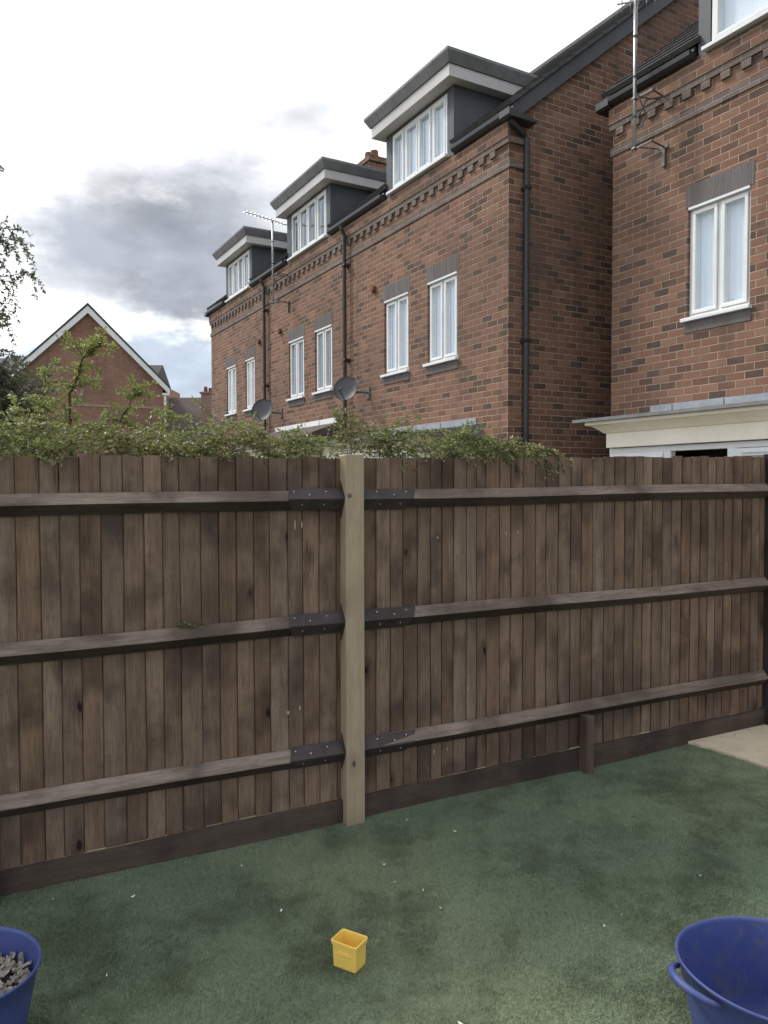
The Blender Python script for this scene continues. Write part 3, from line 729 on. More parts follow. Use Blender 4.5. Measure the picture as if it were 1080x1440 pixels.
# ------------------------------------------------------------------ houses beyond
def far_gable():
    root = thing('gabled_house', (-13.05, 34, BASE), math.radians(23))
    mb = MB(); hw = 3.15; ze = 6.62; za = 9.78
    mb.poly([(-hw, 0, 0), (hw, 0, 0), (hw, 0, ze), (0, 0, za), (-hw, 0, ze)])
    for s_ in (-1, 1): mb.poly([(s_*hw, 0, 0), (s_*hw, 9, 0), (s_*hw, 9, ze), (s_*hw, 0, ze)][::s_])
    mb.poly([(-hw, 9, 0), (-hw, 9, ze), (0, 9, za), (hw, 9, ze), (hw, 9, 0)])
    mb.build('wall', 'farbrick', root)
    b_ = MB(); b_.box(-hw+.01, hw-.01, -.03, -.003, 5.50, 5.60); b_.box(-hw+.01, hw-.01, -.03, -.003, 3.1, 3.2); b_.build('string_course', 'palebrick', root)
    sl = (za-ze)/hw; L = math.hypot(hw, za-ze)
    for s_ in (-1, 1):
        r_ = MB()
        r_.prism([(0, za+.12), (s_*(hw+.32), ze-.32*sl+.12), (s_*(hw+.32), ze-.32*sl+.22), (0, za+.24)][::s_], -.22, 9.2, 'y')
        r_.build('roof_slope', 'tile', root)
        b_ = MB(); b_.prism([(0, za-.20), (s_*(hw+.30), ze-.30*sl-.16), (s_*(hw+.30), ze-.30*sl+.11), (0, za+.11)][::s_], -.20, -.06, 'y')
        b_.box(*sorted((s_*(hw-.02), s_*(hw+.30))), -.19, 0, ze-.50, ze-.40)
        b_.build('bargeboard', 'upvc', root)
    MB().tube([(hw+.10, -.10, 0), (hw+.10, -.10, ze-.45)], .05, 8).build('downpipe', 'upvc', root)
    tag(root, 'orange brick house with a white-edged gable end standing beyond the hedge', 'house')
    # dark hipped roof of its neighbour, seen left and right of the gable
    r2 = thing('rear_house', (-13.2, 45, BASE), math.radians(2))
    MB().box(-14, -.35, 0, 7, 0, 8.2).build('wall', 'farbrick', r2)
    m_ = MB(); m_.prism([(-.4, 8.1), (3.5, 9.98), (7.4, 8.1)][::-1], -14.3, -5.0, 'x'); m_.prism([(-.4, 8.1), (1.6, 9.28), (3.6, 8.1)][::-1], -4.99, -.12, 'x')
    m_.build('roof', 'darktile', r2)
    tag(r2, 'dark roofed house mostly hidden behind the white-edged gable', 'house')
    r3 = thing('distant_house', (-12.0, 46, BASE), math.radians(-3))
    MB().box(-4, 9, 0, 6, 0, 4.6).build('wall', 'farbrick', r3)
    m_ = MB(); m_.prism([(-.4, 4.5), (3, 7.60), (6.4, 4.5)][::-1], -4.2, 9.3, 'x')
    m_.build('roof', 'brown_tile', r3)
    c_ = MB(); c_.box(.80, 1.46, .9, 1.6, 5.2, 7.60); c_.box(.73, 1.53, .83, 1.67, 7.60, 7.70); co = c_.build('chimney', 'palebrick', r3)
    p_ = MB(); p_.tube([(1.0, 1.25, 7.70), (1.0, 1.25, 8.05)], [.13, .10], 10); p_.tube([(1.28, 1.25, 7.70), (1.28, 1.25, 7.97)], [.12, .10], 10); p_.build('chimney_pot', 'terracotta', co)
    tag(r3, 'low brown roofed house with a chimney, far off left of the terrace', 'house')
far_gable()

# ------------------------------------------------------------------ the fence
fence = thing('garden_fence', FP, FRZ)
def fz(s): return .026*s
TOPS = 1.835
def top_z(s): return TOPS + .0165*s if s > 0 else TOPS + .004*s
def gtop(s): return .113 + .030*s if s > 0 else .113 + .026*s
def panel(s0, s1, wlo, whi, scuffs):
    mb = MB(); s = s0; i = 0
    while s < s1-.02:
        w_ = min(random.uniform(wlo, whi), s1-s)
        if s1-(s+w_) < .035: w_ = s1-s
        a_, c_ = s+.0022+random.uniform(0, .001), s+w_-.0022-random.uniform(0, .0015)
        tz = top_z(s)+random.uniform(-.006, .006); bz = gtop(s)-.001+random.choice([0, 0, 0, 0, .001, .001, .006, 0, 0])
        le = random.uniform(-.004, .004); tl = random.uniform(-.0025, .0025)
        # feathered board: thick at one edge, thin at the other, overlapping its neighbour
        y_l, y_r = 0.0+random.uniform(0, .0015), .004+random.uniform(0, .002)
        k = len(mb.v); nz = 7
        for j in range(nz+1):
            z = bz+(tz-bz)*j/nz; sh = le*(j/nz-.5)+.0012*math.sin(j*1.7+i); bow = .0022*math.sin(j/nz*math.pi+i*1.1)*(random.random()*.4+.8)
            zc = z + (tl if j == nz else 0)
            mb.v += [(a_+sh, y_l+bow, z), (c_+sh, y_r+bow, zc), (c_+sh, .010+bow, zc), (c_+sh+.013, .0125+bow, zc), (c_+sh+.013, .019+bow, zc), (a_+sh, .0155+bow, z)]
        for j in range(nz):
            for q in range(6):
                q2 = (q+1) % 6; mb.f.append((k+j*6+q, k+j*6+q2, k+(j+1)*6+q2, k+(j+1)*6+q)); mb.m.append(0)
        mb.f.append(tuple(k+q for q in (5,4,3,2,1,0))); mb.m.append(0); e_ = k+nz*6; mb.f.append(tuple(e_+q for q in range(6))); mb.m.append(0)
        s += w_; i += 1
    for (ss, zz, w_, h_) in scuffs:
        n = 9; pts = [(ss+w_*math.cos(2*math.pi*q/n)*random.uniform(.6, 1.1), -.0025, zz+h_*math.sin(2*math.pi*q/n)*random.uniform(.7, 1.1)) for q in range(n)]
        mb.prism([(p[0], p[2]) for p in pts][::-1], -.0022, .004, 'y', 1)
    return mb.build('board_panel', ['board', 'rawwood'], fence)
panel(-3.2, -.033, .076, .096, [(-.32, 1.505, .007, .026), (-.285, 1.508, .005, .024), (-.36, .585, .010, .010), (-.30, .60, .006, .014)])
panel(-.030, 2.955, .062, .088, [(.90, 1.43, .008, .008), (.98, 1.435, .006, .011), (2.62, 1.66, .010, .012), (.45, .27, .007, .014), (.53, .275, .006, .013), (.47, 1.42, .007, .006), (.66, .59, .006, .016), (2.17, .98, .012, .008)])
def rail(s0, s1, z0, z1, dz=.0):
    """arris rail: triangular section, flat side to the boards; z = top edge height at each end"""
    mb = MB(); n = 26; k = 0
    for i in range(n+1):
        t = i/n; s = s0+(s1-s0)*t; z = z0+(z1-z0)*t + .0025*math.sin(t*9+z0*5); wv_ = .0018*math.sin(i*1.9+z0*7)
        mb.v += [(s, -.0015, z), (s, -.010, z+.001), (s, -.054+wv_, z-.041+wv_), (s, -.056+wv_, z-.048), (s, -.010, z-.094), (s, -.0015, z-.095)]
    for i in range(n):
        for q in range(6):
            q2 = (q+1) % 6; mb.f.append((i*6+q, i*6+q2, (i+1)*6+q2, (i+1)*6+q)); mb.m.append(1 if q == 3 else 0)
    mb.f.append(tuple(range(5, -1, -1))); mb.m.append(0); mb.f.append(tuple(n*6+q for q in range(6))); mb.m.append(0)
    mb.build('rail', ['rail', 'railshade'], fence)
# three rails each side of the post
RL = [(1.663, 1.676, 1.674, 1.706), (1.040, 1.062, 1.062, 1.080), (.394, .407, .408, .460)]
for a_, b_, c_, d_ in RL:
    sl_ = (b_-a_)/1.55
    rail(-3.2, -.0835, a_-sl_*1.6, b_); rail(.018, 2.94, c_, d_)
# repair brackets wrapped over the rails at the post, with pale screws
def bracket(sgn, z, ln):
    mb = MB(); a_, c_ = sgn*.0515, sgn*ln
    y_t, z_t = -.0125, z+.006; y_r, z_r = -.0605, z-.044; y_b, z_b = -.0125, z-.099
    ext_ = sgn*.03
    def quad(p, q, r, s2, th=.0022):
        P_ = [Vector(v) for v in (p, q, r, s2)]; nrm = (P_[1]-P_[0]).cross(P_[3]-P_[0]).normalized()*th
        lo, hi = [tuple(v) for v in P_], [tuple(v+nrm) for v in P_]
        mb.poly(lo[::-1]); mb.poly(hi)
        for i in range(4): j = (i+1) % 4; mb.poly([lo[i], lo[j], hi[j], hi[i]])
    quad((a_, y_t, z_t), (c_+ext_*(1 if sgn > 0 else -.6), y_t, z_t), (c_, y_r, z_r), (a_, y_r, z_r))
    quad((a_, y_r, z_r), (c_, y_r, z_r), (c_-ext_, y_b, z_b), (a_, y_b, z_b))
    # flanges turned on to the side of the post
    x0_, x1_ = sorted((sgn*.0508, sgn*.0545))
    mb.prism([(-.012, z+.045), (-.064, z-.03), (-.064, z-.056), (-.012, z-.14)], x0_, x1_, 'x')
    n1 = Vector((0, -.65, .75)); n2 = Vector((0, -.75, -.65))
    for fr, up in ((.30, .35), (.62, .65), (.88, .35)):
        s_ = sgn*(.0515+(ln-.0515)*fr); p_ = Vector((s_, y_t+(y_r-y_t)*up, z_t+(z_r-z_t)*up)); mb.tube([tuple(p_), tuple(p_+n1*.006)], .0028, 8, 1)
    for fr in (.35, .75):
        s_ = sgn*(.0515+(ln-.0515)*fr); p_ = Vector((s_, y_r+(y_b-y_r)*.45, z_r+(z_b-z_r)*.45)); mb.tube([tuple(p_), tuple(p_+n2*.006)], .0028, 8, 1)
    mb.v = [(x-.033, y, z) for x, y, z in mb.v]
    mb.build('bracket', ['bracket', 'screw'], fence)
for (zl, zr_) in ((RL[0][1], RL[0][2]), (RL[1][1], RL[1][2]), (RL[2][1], RL[2][2])):
    bracket(-1, zl, .335); bracket(1, zr_, .335)
# posts
PC = -.033
mb = MB(); mb.box(PC-.049, PC+.049, -.076, .024, -.12, 1.845); mb.build('post', 'post', fence, bevel=.004)
mb = MB(); mb.tube([(PC-.030, -.0762, 1.648), (PC-.030, -.079, 1.648)], .011, 14); mb.tube([(PC-.030, -.079, 1.648), (PC-.030, -.083, 1.648)], .006, 6); mb.build('bolt', 'steel', fence)
mb = MB(); mb.prism([(PC-.048, 1.8455), (PC+.048, 1.8455), (PC+.044, 1.851), (PC-.044, 1.851)], -.075, .023, 'y'); mb.build('post_cap', 'rubble', fence)
mb = MB(); mb.box(2.945, 3.045, -.085, .02, -.12, 1.90); mb.build('corner_post', 'darkpost', fence, bevel=.004)
# gravel boards
for s0, s1, n0 in ((-3.2, -.0835, 0), (.0175, 2.943, 1)):
    mb = MB(); n = 20
    for i in range(n+1):
        s = s0+(s1-s0)*i/n; zt_ = gtop(s)-.002+.0015*math.sin(i*1.3); y = -.022+.0012*math.sin(i*.9)
        mb.v += [(s, y, -.14), (s, y, zt_), (s, .003, zt_), (s, .003, -.14)]
    for i in range(n):
        for q in range(4): q2 = (q+1) % 4; mb.f.append((i*4+q, i*4+q2, (i+1)*4+q2, (i+1)*4+q)); mb.m.append(0)
    mb.f.append((3, 2, 1, 0)); mb.m.append(0); mb.f.append((n*4, n*4+1, n*4+2, n*4+3)); mb.m.append(0)
    mb.build('gravel_board', 'gravel', fence)
for s_, zt_ in ((1.425, .362), (-1.665, .30)):
    mb = MB(); mb.box(s_-.027, s_+.027, -.092, -.024, -.12, zt_); mb.build('stake', 'board', fence, bevel=.003)
tag(fence, 'brown featheredge board fence on three rails with one pale new post', 'fence')

# ------------------------------------------------------------------ plants
def leaves(P, Dv, size, wid=.55, fold=.25, jitter=.6):
    """leaf = two quads folded on the midrib. P (n,3) base points, Dv (n,3) growth directions"""
    n = len(P); d = Dv + rng.normal(0, jitter, (n, 3)); d /= np.linalg.norm(d, axis=1)[:, None]
    up = rng.normal(0, 1, (n, 3))*.7 + np.array([0, 0, 1.0]); sd_ = np.cross(d, up); sd_ /= np.linalg.norm(sd_, axis=1)[:, None]+1e-9; nn = np.cross(sd_, d)
    L = (rng.uniform(.5, 1.35, n)*size)[:, None]; W = L*wid/2
    mid = P + d*L*.5; tip = P + d*L
    a_ = mid + sd_*W + nn*W*fold*2; b_ = mid - sd_*W + nn*W*fold*2; c_ = P
    V = np.stack([c_, a_, tip, b_], 1)          # two triangles sharing the midrib c-tip
    F = np.empty((n, 2, 3), int); k = np.arange(n)*4
    F[:, 0] = np.stack([k, k+1, k+2], 1); F[:, 1] = np.stack([k, k+2, k+3], 1)
    return V.reshape(-1, 3), F.reshape(-1, 3)
def branch(p, d, length, step, droop, wob):
    """list of points of an arching twig"""
    p = np.array(p, float); d = np.array(d, float); d /= np.linalg.norm(d); pts = [p.copy()]
    for i in range(int(length/step)):
        d = d + rng.normal(0, wob, 3) + np.array([0, 0, -droop]); d /= np.linalg.norm(d); p = p + d*step; pts.append(p.copy())
    return np.array(pts)
def plant(name, origin, twigs, leaf_m, leaf_size, label, cat, group=None, spacing=.0062, bark_r=.003, wid=.6, jitter=.6, extra=None, leafpart='leaves'):
    root = thing(name, origin); o = np.array(origin)
    mb = MB()
    LP, LD = [], []
    for tw, r0, leafy in twigs:
        n = len(tw)
        if n < 2: continue
        mb.tube([tuple(q) for q in tw-o], [r0*(1-.75*i/(n-1)) for i in range(n)], 4 if r0 < .006 else 7, caps=False)
        if not leafy: continue
        seg = np.linalg.norm(np.diff(tw, axis=0), axis=1); tot = seg.sum(); m = max(2, int(tot/spacing*leafy))
        t = np.sort(rng.uniform(.05, 1, m))*(n-1); i0 = np.minimum(t.astype(int), n-2); fr = (t-i0)[:, None]
        P = tw[i0]*(1-fr)+tw[i0+1]*fr; D = tw[i0+1]-tw[i0]; D /= np.linalg.norm(D, axis=1)[:, None]
        sd_ = rng.normal(0, 1, (m, 3)); LP.append(P + sd_*.002); LD.append(D*.6+sd_*.6)
    LP = np.concatenate(LP)-o; LD = np.concatenate(LD)
    V, F = leaves(LP, LD, leaf_size, wid, jitter=jitter)
    mb.build('twigs' if bark_r < .01 else 'trunk', 'bark', root)
    np_mesh(leafpart, V, F, leaf_m, root)
    tag(root, label, cat, group); return root
def interp(tab, s): return float(np.interp(s, [a for a, _ in tab], [b for _, b in tab]))
# low arching hedge shrubs that spill over the top of the fence.  profile = height of the leafy outline above ground, along the fence
PROF = [(-2.6, 2.0), (-1.75, 1.97), (-1.46, 2.03), (-1.3, 2.01), (-1.1, 1.94), (-.95, 1.90), (-.8, 1.97), (-.65, 2.03), (-.5, 2.04), (-.35, 1.98), (-.2, 1.93), (-.12, 1.88)]
PROF2 = [(-.14, 1.95), (-.06, 2.02), (.03, 2.08), (.12, 2.03), (.24, 1.97), (.32, 1.99), (.42, 1.94), (.5, 1.94)]
PROF3 = [(.40, 1.90), (.5, 1.96), (.66, 2.03), (.75, 1.99), (.9, 1.95), (1.05, 1.92), (1.2, 1.90), (1.36, 1.84)]
def hedge_twigs(s0, s1, n, prof, right_bias=.5, dens=1.0, spill=None, wood=True, ymin=.02, ymax=.32):
    tw = []
    for i in range(n):
        s = random.uniform(s0, s1); h = interp(prof, s); h += .022 + .040*math.sin(s*11+1.0)*math.sin(s*4.3) + .02*math.sin(s*29); y = random.uniform(ymin, ymax)
        zt = 1.76 + (h-1.79)*random.random()**.6
        zt0 = zt - random.uniform(.0, .05)
        sg = 1 if random.random() < right_bias else -1
        d = FD*sg*random.uniform(.4, 1.1) + FN*random.uniform(-.5, .4) + Vector((0, 0, random.uniform(-.1, .40)))
        ln = random.uniform(.05, .13) if random.random() < .8 else random.uniform(.14, .26)
        if not (s0-.03 < s+sg*ln*.8 < s1+.06): ln *= .5
        tw.append((branch(F2W(s, y, zt0), d, ln, .016, .025, .10), .0018, dens))
    if wood:
        for i in range(int((s1-s0)*14)):
            s = random.uniform(s0, s1); h = interp(prof, s)
            tw.append((branch(F2W(s, random.uniform(.14, .30), .9), (random.uniform(-.25, .25), random.uniform(0, .12), 1), max(.2, h-1.0), .04, -.01, .022), .006, .25))
    for (s, dy, ln, sg, h) in (spill or []):
        for q in range(5):
            d = FD*sg + FN*dy*random.uniform(.8, 1.2) + Vector((0, 0, .25+random.uniform(-.1, .15)))
            tw.append((branch(F2W(s+random.uniform(-.03, .03), .05, h+random.uniform(-.02, .02)), d, ln*random.uniform(.6, 1), .014, .13, .07), .002, 1.1))
    return tw
tw = hedge_twigs(-2.5, -.16, 1000, PROF, .5, 1.0, spill=[(-1.48, -.45, .20, .5, 1.85), (-1.35, -.5, .16, -.4, 1.85), (-.98, -.55, .17, .6, 1.85), (-.90, -.5, .19, .3, 1.86), (-.5, -.4, .1, .6, 1.87), (-1.85, -.4, .2, .4, 1.86)])
# a long single shoot standing up left of the middle
tw.append((branch(F2W(-1.10, .15, 1.86), FD*.55+Vector((0, 0, .65)), .30, .02, .01, .05), .003, .9))
tw.append((branch(F2W(-.62, .12, 1.96), FD*.8+Vector((0, 0, .15)), .20, .02, .0, .05), .002, .7))
plant('hedge_shrub', F2W(-1.1, .18, BASE), tw, 'leaf_shrub', .021, 'long low hedge shrub spilling over the fence top left of the pale post', 'shrub', 'shrubs behind the fence')
tw = hedge_twigs(-.13, .42, 170, PROF2, .5, .85, spill=[(-.06, -.2, .10, 1, 1.85)])
for s, z, dx_, dz_, ln in ((-.03, 1.92, .12, .9, .20), (.02, 1.95, -.25, .7, .17), (.05, 1.96, .9, .22, .26), (.16, 1.95, .9, .34, .28), (.27, 1.97, .95, .22, .20), (.0, 1.93, .55, .5, .16), (.20, 1.90, .5, .7, .14), (.10, 1.9, .9, .05, .24), (.22, 1.93, .8, .1, .22)):
    for q in range(4): tw.append((branch(F2W(s, .1+random.uniform(-.05, .08), z), FD*dx_+FN*random.uniform(-.2, .2)+Vector((0, 0, dz_)), ln, .016, .015, .06), .0025, 1.0))
plant('hedge_shrub', F2W(.08, .15, BASE), tw, 'leaf_shrub', .021, 'open upright shrub with side shoots just behind the pale post', 'shrub', 'shrubs behind the fence')
tw = hedge_twigs(.40, 1.28, 400, PROF3, .75, 1.0, spill=[(.62, -.6, .16, .3, 1.87), (.70, -.6, .14, .3, 1.87), (.9, -.35, .22, 1, 1.90), (1.05, -.3, .30, 1, 1.90), (1.15, -.25, .24, 1, 1.90), (1.20, -.3, .18, 1, 1.885), (.80, -.4, .2, .8, 1.9)], ymax=.24)
plant('hedge_shrub', F2W(.85, .15, BASE), tw, 'leaf_shrub', .021, 'trailing shrub arching over the fence top right of the pale post', 'shrub', 'shrubs behind the fence')
# small tree with lime leaves standing behind the hedge
def sapling():
    tw = []; base = Vector((-2.26, 5.5, BASE))
    def limb(pts, r): 
        P = [np.array(pts[0], float)]
        for a_, b_ in zip(pts, pts[1:]):
            for k in range(1, 6): P.append(np.array(a_)*(1-k/5)+np.array(b_)*(k/5)+rng.normal(0, .006, 3))
        P = np.array(P); tw.append((P, r, .12)); return P
    t1 = limb([(-2.26, 5.5, BASE), (-2.24, 5.5, 1.2), (-2.26, 5.48, 1.9), (-2.22, 5.45, 2.35), (-2.10, 5.4, 2.60), (-1.98, 5.4, 2.70)], .016)
    t2 = limb([(-2.26, 5.5, 1.0), (-2.42, 5.55, 1.6), (-2.46, 5.55, 2.2), (-2.42, 5.5, 2.5)], .011)
    t3 = limb([(-2.24, 5.5, 1.4), (-2.0, 5.45, 1.9), (-1.85, 5.4, 2.15), (-1.72, 5.4, 2.38)], .009)
    t4 = limb([(-2.24, 5.5, 1.2), (-1.9, 5.5, 1.6), (-1.65, 5.5, 1.95), (-1.52, 5.5, 2.22)], .009)
    t5 = limb([(-2.3, 5.5, 1.1), (-2.6, 5.5, 1.7), (-2.78, 5.5, 2.05)], .009)
    t6 = limb([(-2.24, 5.5, 1.6), (-2.4, 5.4, 2.0), (-2.6, 5.4, 2.25)], .007)
    for P, n in ((t1, 58), (t2, 26), (t3, 40), (t4, 34), (t5, 40), (t6, 34)):
        for i in range(n):
            k = random.randint(int(len(P)*.45), len(P)-1); p = P[k]
            d = Vector((random.uniform(-1, 1), random.uniform(-1, 1), random.uniform(-.1, .7)))
            tw.append((branch(p, d, random.uniform(.08, .24), .02, .03, .10), .0022, 1.0))
    plant('young_tree', tuple(base), tw, 'leaf_lime', .034, 'young lime-green tree behind the hedge in front of the orange brick gable', 'tree', spacing=.0065, bark_r=.02, wid=.5, leafpart='crown')
sapling()
# tall tree at the left edge
def left_tree():
    tw = []; base = Vector((-4.62, 8.6, BASE))
    P = np.array([(-4.62+.02*math.sin(k), 8.6, BASE+5.2*k/24) for k in range(25)]); tw.append((P, .10, 0))
    for i in range(120):
        k = random.randint(9, 24); p = P[k]; an_ = random.uniform(0, 2*math.pi); hgt = (k-9)/15
        ln = random.uniform(.45, .80)*(1.08-.30*hgt)
        b_ = branch(p, (math.cos(an_), math.sin(an_), random.uniform(.1, .8)), ln, .06, .03, .10); tw.append((b_, .010, .35))
        for q in range(10 if hgt < .45 else 6):
            pp_ = b_[random.randint(1, len(b_)-1)]
            tw.append((branch(pp_, (random.uniform(-.6, .6), random.uniform(-.6, .6), random.uniform(-.6, .3)), random.uniform(.15, .42), .03, .16, .08), .003, 1.0))
    # dense lower mass
    for i in range(1300):
        an_ = random.uniform(0, 2*math.pi); r_ = random.uniform(0, .75)**.7
        p = (base.x+r_*math.cos(an_)*.95, base.y+r_*math.sin(an_), random.uniform(1.0, 3.05))
        tw.append((branch(p, (math.cos(an_), math.sin(an_), random.uniform(-.4, .6)), random.uniform(.15, .3), .03, .06, .1), .003, 1.3))
    plant('weeping_tree', tuple(base), tw, 'leaf_birch', .042, 'tall grey-green drooping tree cut off by the left edge', 'tree', spacing=.0075, bark_r=.05, wid=.5, leafpart='crown')
left_tree()
# small weed sprouting on the middle rail
tw = []
for i in range(26):
    p = F2W(-.82+random.uniform(-.055, .055), -.012, 1.045+random.uniform(0, .006))
    tw.append((branch(p, (random.uniform(-1, 1), random.uniform(-.7, .1), random.uniform(.2, .8)), random.uniform(.015, .04), .008, .1, .2), .0009, 1.6))
plant('fallen_sprig', F2W(-.82, -.012, 1.045), tw, 'leaf_shrub', .010, 'small green sprig lying on the middle rail left of the post', 'sprig', spacing=.006)

# ------------------------------------------------------------------ flexible tubs
def tub(name, loc, r_top, r_bot, h, rz, label, handle_out=.045, sq=1.0):
    root = thing(name, loc, rz); NS = 72
    mb = MB(); th = .005
    prof = [(r_bot-.02, 0), (r_bot, .008), (r_bot+(r_top-r_bot)*.35, h*.35), (r_bot+(r_top-r_bot)*.7, h*.7), (r_top-.002, h-.012), (r_top+.003, h-.009), (r_top+.0035, h-.002), (r_top+.001, h), (r_top-.004, h-.002), (r_top-.006, h-.012), (r_bot+(r_top-r_bot)*.7-th, h*.7), (r_bot+(r_top-r_bot)*.35-th, h*.35), (r_bot-th, .014), (.0, .014)]
    n = len(prof)
    for (r, z) in prof:
        for q in range(NS):
            t = 2*math.pi*q/NS; rr = r*(1+.012*math.cos(2*t+.5)*z/h); mb.v.append((rr*math.cos(t)*sq, rr*math.sin(t), z+(.006*math.cos(2*t)*(z/h)**3)))
    for i in range(n-1):
        for q in range(NS): q2 = (q+1) % NS; mb.f.append((i*NS+q, i*NS+q2, (i+1)*NS+q2, (i+1)*NS+q)); mb.m.append(0)
    mb.f.append(tuple(reversed(range(NS)))); mb.m.append(0)
    mb.build('bucket', 'blue', root, smooth=True)
    for sg in (-1, 1):       # loop handles rising outward from the rim
        a_ = .36; pts = []
        for k in range(15):
            t = -1+2*k/14; ang = a_*t; lift = (1-t*t)
            rr = r_top+.006+handle_out*lift**.8
            pts.append((sg*rr*math.cos(ang)*sq, rr*math.sin(ang), h-.022+.022*lift**.8))
        hb = MB(); k0 = 0
        # strap section: flat and wide in the middle
        hb.tube(pts, [.008+.004*(1-abs(-1+2*k/14)) for k in range(15)], 10)
        hb.build('handle', 'blue', root, smooth=True)
    return root
t1 = tub('flexible_tub', (1.100, 2.125, lawn_h((1.100, 2.125))), .252, .185, .325, math.radians(14), '')
tag(t1, 'empty blue flexible plastic tub on the lawn in the bottom right corner', 'tub', 'blue flexible tubs')
LX, LY = -1.262, 2.24
t2 = tub('flexible_tub', (LX, LY, lawn_h((LX, LY))), .212, .150, .30, math.radians(112), '')
tag(t2, 'blue flexible plastic tub holding wood chips in the bottom left corner', 'tub', 'blue flexible tubs')
# contents of the left tub: soil disc and a heap of chips (their own things resting in the tub)
mb = MB(); NS = 40; zc = .215; k = 0
mb.v.append((0, 0, zc+.012))
for ring in range(1, 9):
    for q in range(NS):
        r = .186*ring/8; t = 2*math.pi*q/NS; mb.v.append((r*math.cos(t), r*math.sin(t), zc+.012*(1-ring/8)+random.uniform(-.006, .006)))
for q in range(NS): mb.f.append((0, 1+q, 1+(q+1) % NS)); mb.m.append(0)
for ring in range(7):
    for q in range(NS): a_ = 1+ring*NS; q2 = (q+1) % NS; mb.f.append((a_+q, a_+NS+q, a_+NS+q2, a_+q2)); mb.m.append(0)
so = mb.build('compost', 'soil'); so.location = (LX, LY, lawn_h((LX, LY))); tag(so, 'dark compost filling the blue tub at bottom left', 'compost', kind='stuff')
mb = MB()
for i in range(520):
    r = .178*math.sqrt(random.random()); t = random.uniform(0, 6.283); c_ = Vector((r*math.cos(t), r*math.sin(t), zc+.008+random.uniform(0, .018)))
    a_ = Vector((random.gauss(0, 1), random.gauss(0, 1), random.gauss(0, .5))).normalized(); b_ = a_.orthogonal().normalized(); n3 = a_.cross(b_)
    L_, W_, H_ = random.uniform(.006, .020), random.uniform(.004, .009), random.uniform(.0015, .005)
    k = len(mb.v)
    for sx_, sy_, sz_ in ((-1,-1,-1),(1,-1,-1),(1,1,-1),(-1,1,-1),(-1,-1,1),(1,-1,1),(1,1,1),(-1,1,1)):
        mb.v.append(tuple(c_+a_*L_*sx_*random.uniform(.6, 1.1)+b_*W_*sy_*random.uniform(.5, 1.1)+n3*H_*sz_))
    for q in ((0,3,2,1),(4,5,6,7),(0,1,5,4),(1,2,6,5),(2,3,7,6),(3,0,4,7)): mb.f.append(tuple(k+i_ for i_ in q)); mb.m.append(0)
co_ = mb.build('wood_chips', 'chips'); co_.location = so.location; tag(co_, 'loose pale wood chips heaped in the blue tub at bottom left', 'wood chips', kind='stuff')

# ------------------------------------------------------------------ yellow toy tub
def yellow():
    cx, cy = -.126, 2.661; rz = math.atan2(-.50, .86)
    root = thing('plastic_box', (cx, cy, lawn_h((cx, cy))+.002), rz)
    def rr(lx, ly, rad, z, n=6):
        pts = []
        for sx_, sy_, a0 in ((1, 1, 0), (-1, 1, 90), (-1, -1, 180), (1, -1, 270)):
            for k in range(n+1):
                t = math.radians(a0+90*k/n); pts.append((sx_*(lx/2-rad)+rad*math.cos(t), sy_*(ly/2-rad)+rad*math.sin(t), z))
        return pts
    mb = MB(); A, B = .104, .078; h = .095
    rings = [rr(A*.90, B*.90, .008, 0), rr(A*.925, B*.925, .009, .002), rr(A*.965, B*.965, .009, h-.016), rr(A*.97, B*.97, .009, h-.0155), rr(A+.004, B+.004, .010, h-.0145), rr(A+.006, B+.006, .010, h-.001), rr(A+.004, B+.004, .010, h), rr(A-.002, B-.002, .008, h), rr(A-.004, B-.004, .008, h-.002), rr(A*.87, B*.86, .007, .004)]
    n = len(rings[0])
    for r in rings: mb.v += r
    for i in range(len(rings)-1):
        for q in range(n): q2 = (q+1) % n; mb.f.append((i*n+q, i*n+q2, (i+1)*n+q2, (i+1)*n+q)); mb.m.append(0)
    mb.f.append(tuple(reversed(range(n)))); mb.m.append(0); e_ = (len(rings)-1)*n; mb.f.append(tuple(e_+q for q in range(n))); mb.m.append(0)
    mb.build('tub_shell', 'yellow', root)
    r_ = MB()
    r_.box(-.028, .026, -B*.49-.0015, -B*.47, .052, .0545); r_.box(-.020, .020, -B*.485-.0015, -B*.465, .060, .062)
    r_.build('moulded_rib', 'yellow', root)
    tag(root, 'small open yellow plastic box standing on the lawn', 'box')
yellow()

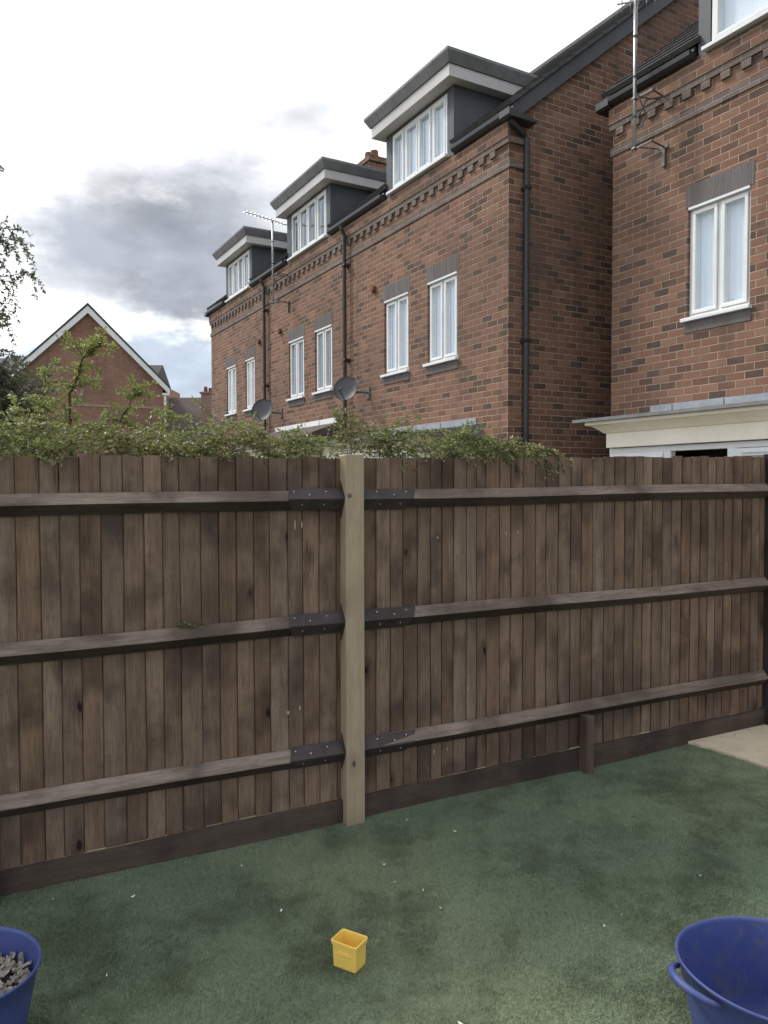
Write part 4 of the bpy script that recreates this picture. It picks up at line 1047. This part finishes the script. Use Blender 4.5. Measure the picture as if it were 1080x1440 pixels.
# ------------------------------------------------------------------ petals and bits on the lawn
pet = [(-.416, 3.007, 1), (-.003, 3.365, .8), (.16, 3.135, .7), (.342, 3.652, .9), (1.34, 3.188, .5), (.839, 2.864, .6), (.925, 2.931, .5), (.238, 2.348, 1.1), (-1.051, 3.134, .9), (-1.38, 3.118, .6), (-.643, 3.381, .7), (-.976, 2.623, .6), (.042, 3.21, .5), (.224, 2.999, .6), (.112, 3.79, .6)]
for i, (x, y, s_) in enumerate(pet):
    mb = MB(); L_, W_ = .010*s_, .0042*s_; n = 8
    lo = [(L_*math.cos(2*math.pi*q/n)*random.uniform(.8, 1.1), W_*math.sin(2*math.pi*q/n)*random.uniform(.8, 1.1), .0025*math.cos(4*math.pi*q/n)) for q in range(n)]
    hi = [(a_*.9, b_*.9, c_+.0018) for a_, b_, c_ in lo]
    mb.poly(lo[::-1]); mb.poly(hi)
    for q in range(n): q2 = (q+1) % n; mb.poly([lo[q], lo[q2], hi[q2], hi[q]])
    o = mb.build('petal', 'petal'); o.location = (x, y, lawn_h((x, y))+.012); o.rotation_euler = (random.uniform(-.3, .3), random.uniform(-.3, .3), random.uniform(0, 3))
    tag(o, 'small pale fallen petal lying on the artificial lawn', 'petal', 'pale petals scattered on the lawn')
# rubble crumbs along the patio by the fence foot and one loose brick end
def crumb(s, y, r):
    p = F2W(s, y); z = .026*s+.018
    mb = MB(); n = 7; rings = []
    for k, (rr, zz) in enumerate(((.7, 0), (1, .35), (.85, .8), (.3, 1.05))):
        for q in range(n):
            t = 2*math.pi*q/n+k*.3; mb.v.append((r*rr*math.cos(t)*random.uniform(.75, 1.15), r*rr*math.sin(t)*random.uniform(.75, 1.15), r*zz*.8))
    for k in range(3):
        for q in range(n): q2 = (q+1) % n; mb.f.append((k*n+q, k*n+q2, (k+1)*n+q2, (k+1)*n+q)); mb.m.append(0)
    mb.f.append(tuple(reversed(range(n)))); mb.m.append(0); mb.f.append(tuple(3*n+q for q in range(n))); mb.m.append(0)
    o = mb.build('rubble_lump', 'rubble'); o.location = (p.x, p.y, z); tag(o, 'pale crumb of rubble lying on the sandy patio by the fence foot', 'rubble', 'rubble crumbs by the corner post')
for s, y, r in ((2.86, -.10, .016), (2.80, -.07, .009), (2.74, -.09, .012), (2.66, -.06, .008), (2.60, -.08, .010), (2.50, -.06, .007), (2.90, -.16, .011), (2.35, -.05, .008), (2.80, -.13, .008)): crumb(s, y, r)
mb = MB(); mb.box(-.10, .11, -.05, .05, 0, .06); o = mb.build('loose_brick', 'terracotta', bevel=.006)
p = F2W(2.98, -.20); o.location = (p.x, p.y, .026*2.95+.019); o.rotation_euler = (0, 0, .1); tag(o, 'dull red brick lying on the patio at the foot of the dark corner post', 'brick')

print('objects', len(bpy.data.objects))
